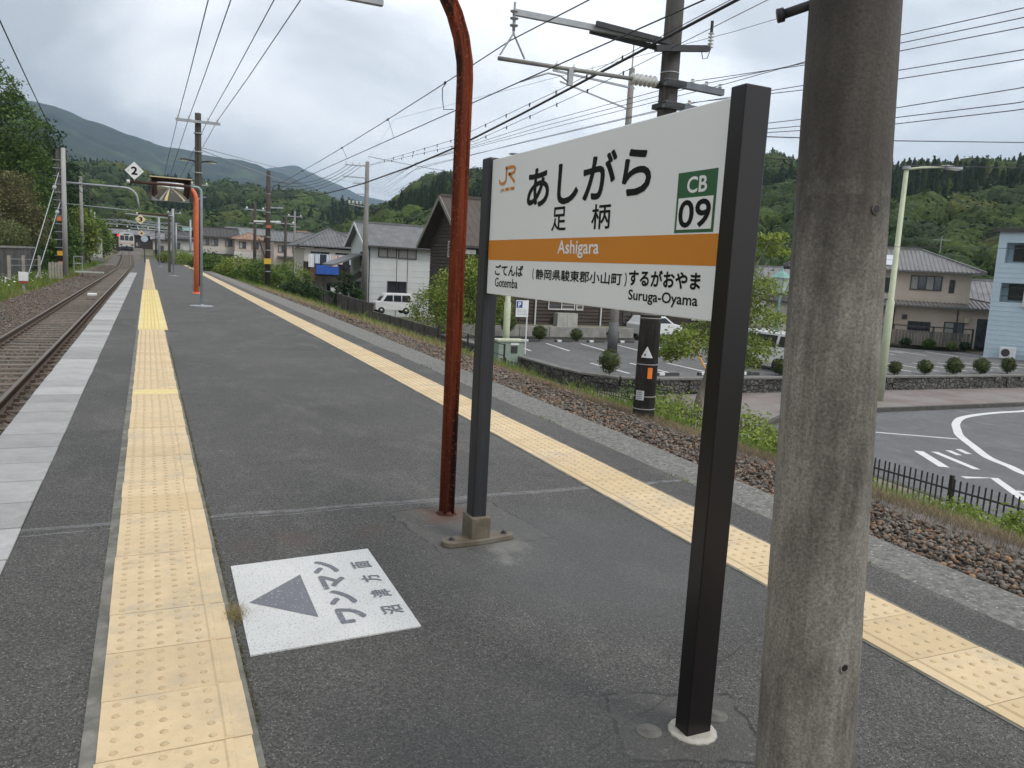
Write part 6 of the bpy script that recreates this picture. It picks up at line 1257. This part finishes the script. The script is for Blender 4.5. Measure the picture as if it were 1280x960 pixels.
T_('cedar_tree', 'dark conifer behind the paired left mast', 'tree', (-12.4, 128, 6), [(0, 0, 2, 2.6, 2.4, 2.6), (0, 0, 5, 2.1, 2, 2.2), (.1, 0, 7.6, 1.3, 1.2, 2.0), (0, 0, 9.2, .5, .5, 1.2)], [(0, 0, -3), (0, 0, 5), (0, 0, 9)], 5000, .22, 2, r0=.3, clump=.6)
T_('cedar_tree', 'second dark conifer nearer the concrete mast on the left', 'tree', (-9.6, 132, 2), [(0, 0, 3, 2.6, 2.4, 3), (0, 0, 6, 2.1, 2, 2.2), (.1, 0, 8.6, 1.2, 1.2, 2.2), (0, 0, 10.4, .5, .5, 1.0)], [(0, 0, -3), (0, 0, 5), (0, 0, 9)], 5000, .22, 2, r0=.3, clump=.6)
for k, (x, y, zb, h, w, kd, lab) in enumerate(((-8.6, 92, .0, 4.6, 2.3, 0, 'green tree right behind the paired left mast'), (-7.6, 108, -.2, 6.4, 2.2, 1, 'bright green tree between the two left masts'), (-7.2, 122, 0, 5.6, 2.4, 0, 'green tree behind the black rung mast'), (-8.4, 140, .3, 6.2, 3, 1, 'bright tree behind the relay box'), (-10.6, 100, 1, 6.0, 2.8, 2, 'dark tree filling the gap left of the mast'), (-7.4, 78, -.8, 2.6, 1.5, 0, 'low bush at the foot of the paired mast'), (-9.4, 160, .8, 5.6, 3, 0, 'tree beside the waiting train'))):
    T_('trackside_tree', lab, 'tree', (x, y, zb), [(0, 0, h*.55, w, w, h*.42), (w*.4, -.3, h*.35, w*.8, w*.8, h*.32), (-w*.3, 0, h*.8, w*.6, w*.6, h*.25)], [(0, 0, -.5), (0, 0, h*.4), (.1, 0, h*.7)], 5200, .15+.0004*y, kd, 'trees along the left of the track', r0=.16, clump=.5)
# hedge on the retaining wall
rw_ = empty('retaining_wall', (0, 0, 0), 0, 'dark stained concrete retaining wall under the hedge at the left', 'wall')
for k in range(9): MB().box(-8.15, -7.95, 53+2.1*k, 55.08+2.1*k, -1.1, 1.02).build('wall_panel', mat('stained_retaining_concrete', (.06, .056, .052), .95, .35, 1.2, col2=(.11, .105, .095), bmp=.5, bscale=8), rw_)
MB().box(-8.2, -7.9, 53, 72, 1.02, 1.14).build('coping', M_conc, rw_)
V, F, ti = blob_leaves([(-8.9, 54+1.5*k, 1.9, .9, 1.1, .85) for k in range(12)], 14000, .085, RNG, clump=.7, shell=.85, spread=.12); o = npmesh('clipped_hedge', V, F, leafmat('hedge_leaf', (.10, .125, .045), (.15, .165, .06)), ti); tag(o, 'clipped olive green hedge on top of the dark retaining wall', 'hedge')
V, F, ti = blob_leaves([(-8.2, 71+1.2*k, .2, .9, 1.1, 1.1) for k in range(4)], 3000, .08, RNG, clump=.7); o = npmesh('ivy_shrub', V, F, M_fold[2], ti); tag(o, 'dark shrub spilling over the end of the retaining wall', 'shrub')
# right side
T_('street_tree', 'young street tree with spreading bright leaves right of the black sign post', 'tree', (15.4, 19.5, -3.1), [(-.7, 0, 2.45, .75, .9, .40), (.3, 0, 2.85, .9, .9, .42), (1.6, .2, 2.35, 1.2, 1.0, .45), (2.3, .3, 3.3, 1.1, 1.0, .42), (1.7, 0, 4.2, .9, .9, .5), (2.0, .5, 4.75, .5, .6, .28), (.9, 0, 3.6, .9, .9, .4), (2.6, .2, 5.6, .55, .6, .42), (1.2, 0, 1.9, .8, .8, .3), (-1.2, 0, 2.2, .4, .5, .25)], [(0, 0, 0), (.10, 0, .7), (.32, 0, 1.4), (.45, 0, 2.1), (.8, 0, 3.0), (1.3, 0, 4.2)], 12500, .062, 1, r0=.15, limbs=18, clump=.32, spread=.22, flat=.45, shell=.35)
T_('round_bush_tree', 'big bushy green shrub in front of the wooden house left of the red pole', 'tree', (17.0, 46-3.2, -2.9), [(-2.2, 0, 1.7, 1.3, 1.2, 1.3), (-.9, 0, 2.7, 1.4, 1.3, 1.6), (-.1, .3, 3.9, 1.1, 1.1, 1.0), (.9, 0, 2.4, 1.5, 1.2, 1.6), (1.5, 0, 1.2, 1.3, 1.2, 1.3), (-.5, -.5, 1.0, 1.8, 1.3, 1.1)], [(0, 0, 0), (0, 0, 1.2), (.1, 0, 2.4)], 21000, .075, 1, r0=.14, clump=.6, spread=.16)
T_('climbing_plant', 'green creeper climbing the corner of the wooden house', 'plant', (17.0, 44.2, -1.9), [(.1, -.1, 2.2, .4, .4, 1.2), (.0, .2, 3.3, .3, .3, .8), (.3, 0, 1.2, .6, .5, .8)], [(0, 0, 0), (0, 0, 1.5), (0, 0, 3.2)], 3000, .08, 0, r0=.04, clump=.6)
pine = [(-.1, 0, 3.0, .62, .5, .32), (.35, 0, 2.4, .55, .5, .24), (-.6, 0, 2.3, .6, .5, .22), (.5, 0, 1.8, .75, .6, .25), (-.7, 0, 1.65, .7, .6, .25), (.05, 0, 1.1, 1.0, .7, .35), (.1, 0, 2.0, .5, .5, .3), (-.2, 0, .6, 1.1, .8, .3)]
T_('cloud_pruned_pine', 'dark cloud pruned pine beside the grey clad house', 'tree', (14.0, 61.5, -2.9), pine, [(0, 0, 0), (.15, 0, .9), (-.1, 0, 1.8), (.05, 0, 2.9)], 7500, .07, 2, r0=.12, clump=.6, spread=.14)
T_('garden_shrub', 'rounded green shrub at the foot of the tall concrete pole', 'shrub', (15.1, 62.3, -2.9), [(0, 0, 1.5, .55, .5, .6), (.1, 0, .8, .5, .5, .6)], [(0, 0, 0), (0, 0, 1.3)], 2500, .07, 0, r0=.05, clump=.6)
for k, (x, y, zb, h, w, kd, lab) in enumerate(((4.9, 66, -.9, 2.3, 1.1, 0, 'leftmost bush of the row beyond the platform'), (6.0, 62, -.9, 2.2, 1.2, 1, 'bright bush left of the railside pole'), (7.3, 60, -1.0, 2.0, 1.3, 0, 'broad bush next to the railside pole'), (8.6, 70, -1.6, 2.9, 1.5, 1, 'bright bush behind the railside pole'), (10.6, 73, -2, 2.8, 1.4, 0, 'green bush right of the railside pole'), (12.2, 76, -2, 3.3, 1.4, 1, 'yellow green bush left of the balcony house'), (5.2, 78, -.8, 2.4, 1.3, 2, 'dark bush at the back of the row'), (4.4, 92, -.6, 2.2, 1.6, 1, 'bush beside the white shed'), (9.4, 56, -1.6, 1.5, 1.2, 2, 'low dark bush in front of the silver car'), (2.9, 100, .0, 1.6, 1.4, 1, 'bright weeds at the far platform end'))):
    T_('bank_bush', lab, 'bush', (x, y, zb), [(0, 0, h*.5, w, w, h*.45), (w*.7, 0, h*.35, w*.7, w*.7, h*.35), (-w*.7, 0, h*.4, w*.7, w*.7, h*.35)], [(0, 0, -.3), (0, 0, h*.3), (.1, 0, h*.5)], 4200, .085, kd, 'bushes on the bank beyond the platform', r0=.06, clump=.55)
# clipped balls on the car park edge
balls = [(16.25, 26.0, .34, .50, 'clipped dark bush on the wall corner left of the catenary pole')]+[(31.63+2.03*k, 25.75, .34, .42, ['first', 'second', 'third', 'fourth', 'fifth'][k]+' clipped ball bush right of the street lamp on the car park edge') for k in range(5)]+[(24.9, 26.0, .34, .42, 'clipped ball bush between the sign post and concrete pole'), (26.9, 25.9, .34, .42, 'clipped ball bush by the rear wheel of the white minivan')]+\
        [(20.3, 40.2, .36, .45, 'clipped ball bush nearest the parking sign'), (22.7, 40.2, .36, .45, 'clipped ball bush at the back row centre'), (25.2, 40.2, .34, .42, 'clipped ball bush behind the grey utility pole'), (18.3, 40.3, .45, .9, 'tall clipped bush right behind the parking sign')]
M_ball = leafmat('clipped_leaf', (.062, .085, .028), (.10, .125, .045))
for k, (x, y, r, zc, lab) in enumerate(balls):
    t = empty('clipped_bush', (x, y, PZ), 0, lab, 'bush', 'clipped bushes round the car park'); s = 1.25 if k == 0 else 1; t.scale = (random.uniform(.85, 1.2), random.uniform(.85, 1.1), random.uniform(.8, 1.12)); t.rotation_euler = (random.uniform(-.08, .08), 0, random.uniform(0, 6))
    MB().tube([(0, 0, 0), (0, 0, .25)], .04, 6).build('trunk', M_bark, t); V, F, ti = blob_leaves([(0, 0, zc*s, r*s, r*s, r*1.05*s)], 1600, .035, RNG, clump=.8, shell=.9, spread=.10, tv=.2)
    V0, F0 = ico(2); n0 = len(V); VV = np.concatenate([V, V0*r*.88*s+np.array([0, 0, zc*s])]); F4 = np.concatenate([F, np.concatenate([F0+n0, F0[:, 2:]+n0], 1)]); npmesh('crown', V, F, M_ball, ti, t)
    c_ = npmesh('crown_core', V0*r*.86*s+np.array([0, 0, zc*s]), F0, M_ball, np.ones((len(V0), 3)), t, True)
for k, (u, s) in enumerate(((3.0, .5), (4.2, .35), (5.4, .5), (6.9, .55), (8.4, .4), (9.2, .5))):
    x, y = 55.4-11.5*math.cos(ang)+u*math.cos(ang)-2.3*.69, 37.1-11.5*math.sin(ang)+u*math.sin(ang)-2.3*.72
    T_('garden_shrub', ['first', 'second', 'third', 'fourth', 'fifth', 'sixth'][k]+' low shrub from the left before the slatted garden fence', 'shrub', (x, y, PZ), [(0, 0, s*.6, s*.8, s*.6, s*.55)], [(0, 0, 0), (0, 0, s*.4)], 900, .06, k % 3, 'shrubs before the garden fence', r0=.03, clump=.7)
# ================================================================ grass and weeds
def grass(name, x, y, z, h, w, m, tint, rng, lean=.35, kind='stuff'):
    n = len(x); a = rng.uniform(0, 6.28, n); d = np.stack([np.cos(a), np.sin(a), np.zeros(n)], 1); b = rng.uniform(0, 6.28, n); l = rng.uniform(.1, lean, n)*h
    P0 = np.stack([x, y, z], 1); mid = P0+np.stack([np.cos(b)*l*.35, np.sin(b)*l*.35, h*.55], 1); tip = P0+np.stack([np.cos(b)*l*1.3, np.sin(b)*l*1.3, h], 1); ww = (w*rng.uniform(.6, 1.3, n))[:, None]
    V = np.stack([P0-d*ww, P0+d*ww, mid+d*ww*.7, mid-d*ww*.7, tip], 1).reshape(-1, 3); i = np.arange(n)*5
    F = np.concatenate([np.stack([i, i+1, i+2], 1), np.stack([i, i+2, i+3], 1), np.stack([i+3, i+2, i+4], 1)]); return tag(npmesh(name, V, F, m, np.repeat(tint, 5, 0)), kind=kind)
M_gr = leafmat('grass_blade', (.13, .20, .04), (.20, .27, .06)); M_twig = leafmat('mauve_dry_twigs', (.15, .115, .10), (.24, .20, .165)); M_dry = leafmat('dry_grass_blade', (.28, .23, .12), (.36, .31, .18))
def gband(n, x0, x1, y0, y1, rng, dens=None):
    x, y = rng.uniform(x0, x1, n), rng.uniform(y0, y1, n)
    if dens is not None:
        q = np.array([mnoise.noise(Vector((a*dens, b*dens, 1.7))) for a, b in zip(x, y)]); k = q > -.12; x, y = x[k], y[k]
    return x, y
def tints(n, rng): t = rng.uniform(.7, 1.3, n); return np.stack([t*rng.uniform(.85, 1.2, n), t, t*.9], 1)
for (nm, n, x0, x1, y0, y1, h, w, m, dn) in (('bank_grass', 15000, 5.35, 7.4, 1.5, 9, .17, .004, M_gr, 1.2), ('bank_grass', 15000, 5.35, 8.5, 9, 22, .22, .006, M_gr, .9), ('bank_grass', 26000, 5.6, 12.8, 22, 62, .36, .013, M_gr, .5), ('dry_bank_grass', 30000, 4.75, 6.6, 1.5, 12, .09, .003, M_dry, None), ('dry_bank_grass', 9000, 4.7, 6.4, 12, 40, .2, .007, M_dry, .9),
        ('dry_twigs', 26000, 4.40, 5.45, 1.5, 14, .085, .0022, M_twig, None),
        ('left_grass', 22000, -7.9, -5.0, 30, 74, .30, .012, M_gr, .9), ('left_grass', 9000, -12, -5.6, 74, 130, .6, .03, M_gr, .4), ('far_left_dry_grass', 4000, -5.8, -5.0, 30, 75, .2, .01, M_dry, None)):
    x, y = gband(n, x0, x1, y0, y1, RNG, dn)
    if nm == 'dry_bank_grass' and y0 < 10: k = RNG.uniform(0, 1, len(x)) < np.exp(-((x-5.25)/.5)**2); x, y = x[k], y[k]
    grass(nm, x, y, zt(x, y)-.01, h*RNG.uniform(.5, 1.25, len(x)), w, m, tints(len(x), RNG), RNG, .7)
# leafy weeds on the bank crest
for k, (x, y, r, h, kd) in enumerate(((6.9, 3.0, .30, .20, 1), (6.6, 3.9, .38, .24, 1), (6.9, 4.8, .36, .20, 1), (6.3, 5.6, .25, .16, 1), (6.1, 6.3, .4, .28, 1), (6.3, 7.2, .42, .40, 1), (6.0, 8.2, .45, .34, 1), (6.4, 9.3, .5, .36, 0), (7.2, 2.2, .35, .18, 0))):
    z0 = float(zt(x, y)); V, F, ti = blob_leaves([(x, y, z0+h*.5, r, r*1.2, h*.8)], 2600, .026, RNG, clump=.6, shell=.3, spread=.2); o = npmesh('leafy_weed', V, F, M_fold[kd], ti)
    tag(o, 'leafy weed clump on the bank, '+['at the lower right frame edge', 'second from the right edge', 'third from the right edge', 'just right of the concrete pole', 'left of the concrete pole', 'between sign post and concrete pole', 'against the black sign post', 'at the foot of the catenary pole', 'last one by the picket fence'][k], 'weeds', 'leafy weeds on the bank')
tw = empty('tall_shoot_plant', (6.0, 6.2, float(zt(6.0, 6.2))), 0, 'tall arching shoots with small leaves between the sign post and concrete pole', 'plant')
for k, (dx, dy, h) in enumerate(((.12, -.25, .72), (-.05, .1, .5), (.0, -.1, .6), (.2, .1, .4))):
    pts = [Vector((dx*t*t*1.5, dy*t*t*1.5, h*t)) for t in (0, .25, .5, .75, 1)]; st = MB().tube(pts, [.006, .005, .004, .003, .002], 5).build('stem', M_bark, tw)
    C = np.array([pts[i].lerp(pts[i+1], u)+Vector((random.uniform(-.04, .04), random.uniform(-.04, .04), 0)) for i in range(1, 4) for u in np.linspace(0, 1, 14)]); V, F = leaf_quads(C, .026, RNG); npmesh('leaves', V, F, M_fold[3 if k == 0 else 1], np.ones((len(V), 3)), st)
# flowers in the left grass
x, y = RNG.uniform(-7.8, -5.6, 900), RNG.uniform(33, 62, 900); k = np.array([mnoise.noise(Vector((a*.5, b*.35, 9))) for a, b in zip(x, y)]) > .0; x, y = x[k], y[k]; C = np.stack([x, y, zt(x, y)+RNG.uniform(.22, .42, len(x))], 1)
V, F = leaf_quads(C, .05, RNG, 2.5); o = npmesh('white_flowers', V, F, mat('flower_petals', (.75, .75, .72), .8), None); tag(o, kind='stuff')
# moss and dry tufts beside the near tactile tiles, weeds in the platform joints
x = .262+np.abs(RNG.normal(0, .007, 5200)); y = RNG.uniform(1.0, 12, 5200); k = np.array([mnoise.noise(Vector((b*2.2, 3, 1))) for b in y]) > -.35; x, y = x[k], y[k]; grass('edge_moss', x, y, np.zeros(len(x)), .007*RNG.uniform(.5, 1.4, len(x)), .0024, leafmat('moss', (.13, .125, .08), (.20, .19, .13)), tints(len(x), RNG), RNG, .9)
x = .275+RNG.normal(0, .018, 420); y = 2.86+RNG.normal(0, .035, 420); grass('dry_tuft', x, y, np.zeros(420), .034*RNG.uniform(.4, 1.2, 420), .0007, M_dry, tints(420, RNG), RNG, 1.6)
x = np.interp(RNG.uniform(0, 1, 700), [0, .4, .7, 1], [3.05, 3.2, 3.3, 3.35]); y = RNG.uniform(2.5, 12, 700); x = XL(y)+.70+RNG.normal(0, .008, 700); k = np.array([mnoise.noise(Vector((b*1.4, 7, 1))) for b in y]) > .22; x, y = x[k], y[k]; grass('joint_weeds', x, y, np.zeros(len(x)), .02*RNG.uniform(.4, 1.4, len(x)), .003, M_gr, tints(len(x), RNG), RNG, 1.)
# ================================================================ air
hz = MB().box(-3500, 3500, -200, 4600, -5.5, 480).build('haze', []) if 0 else None
hm = bpy.data.materials.new('haze'); hm.use_nodes = True; hm.node_tree.nodes.clear(); ho = hm.node_tree.nodes.new('ShaderNodeOutputMaterial'); hv = hm.node_tree.nodes.new('ShaderNodeVolumePrincipled')
hv.inputs['Color'].default_value = (.60, .79, 1, 1); hv.inputs['Density'].default_value = 2.0e-4; hv.inputs['Anisotropy'].default_value = .2; hm.node_tree.links.new(hv.outputs[0], ho.inputs['Volume'])
ground_low = -4.5
haze = MB().box(-6500, 6500, -100, 7500, -5.5, 700).build('haze', hm); haze['kind'] = 'stuff'
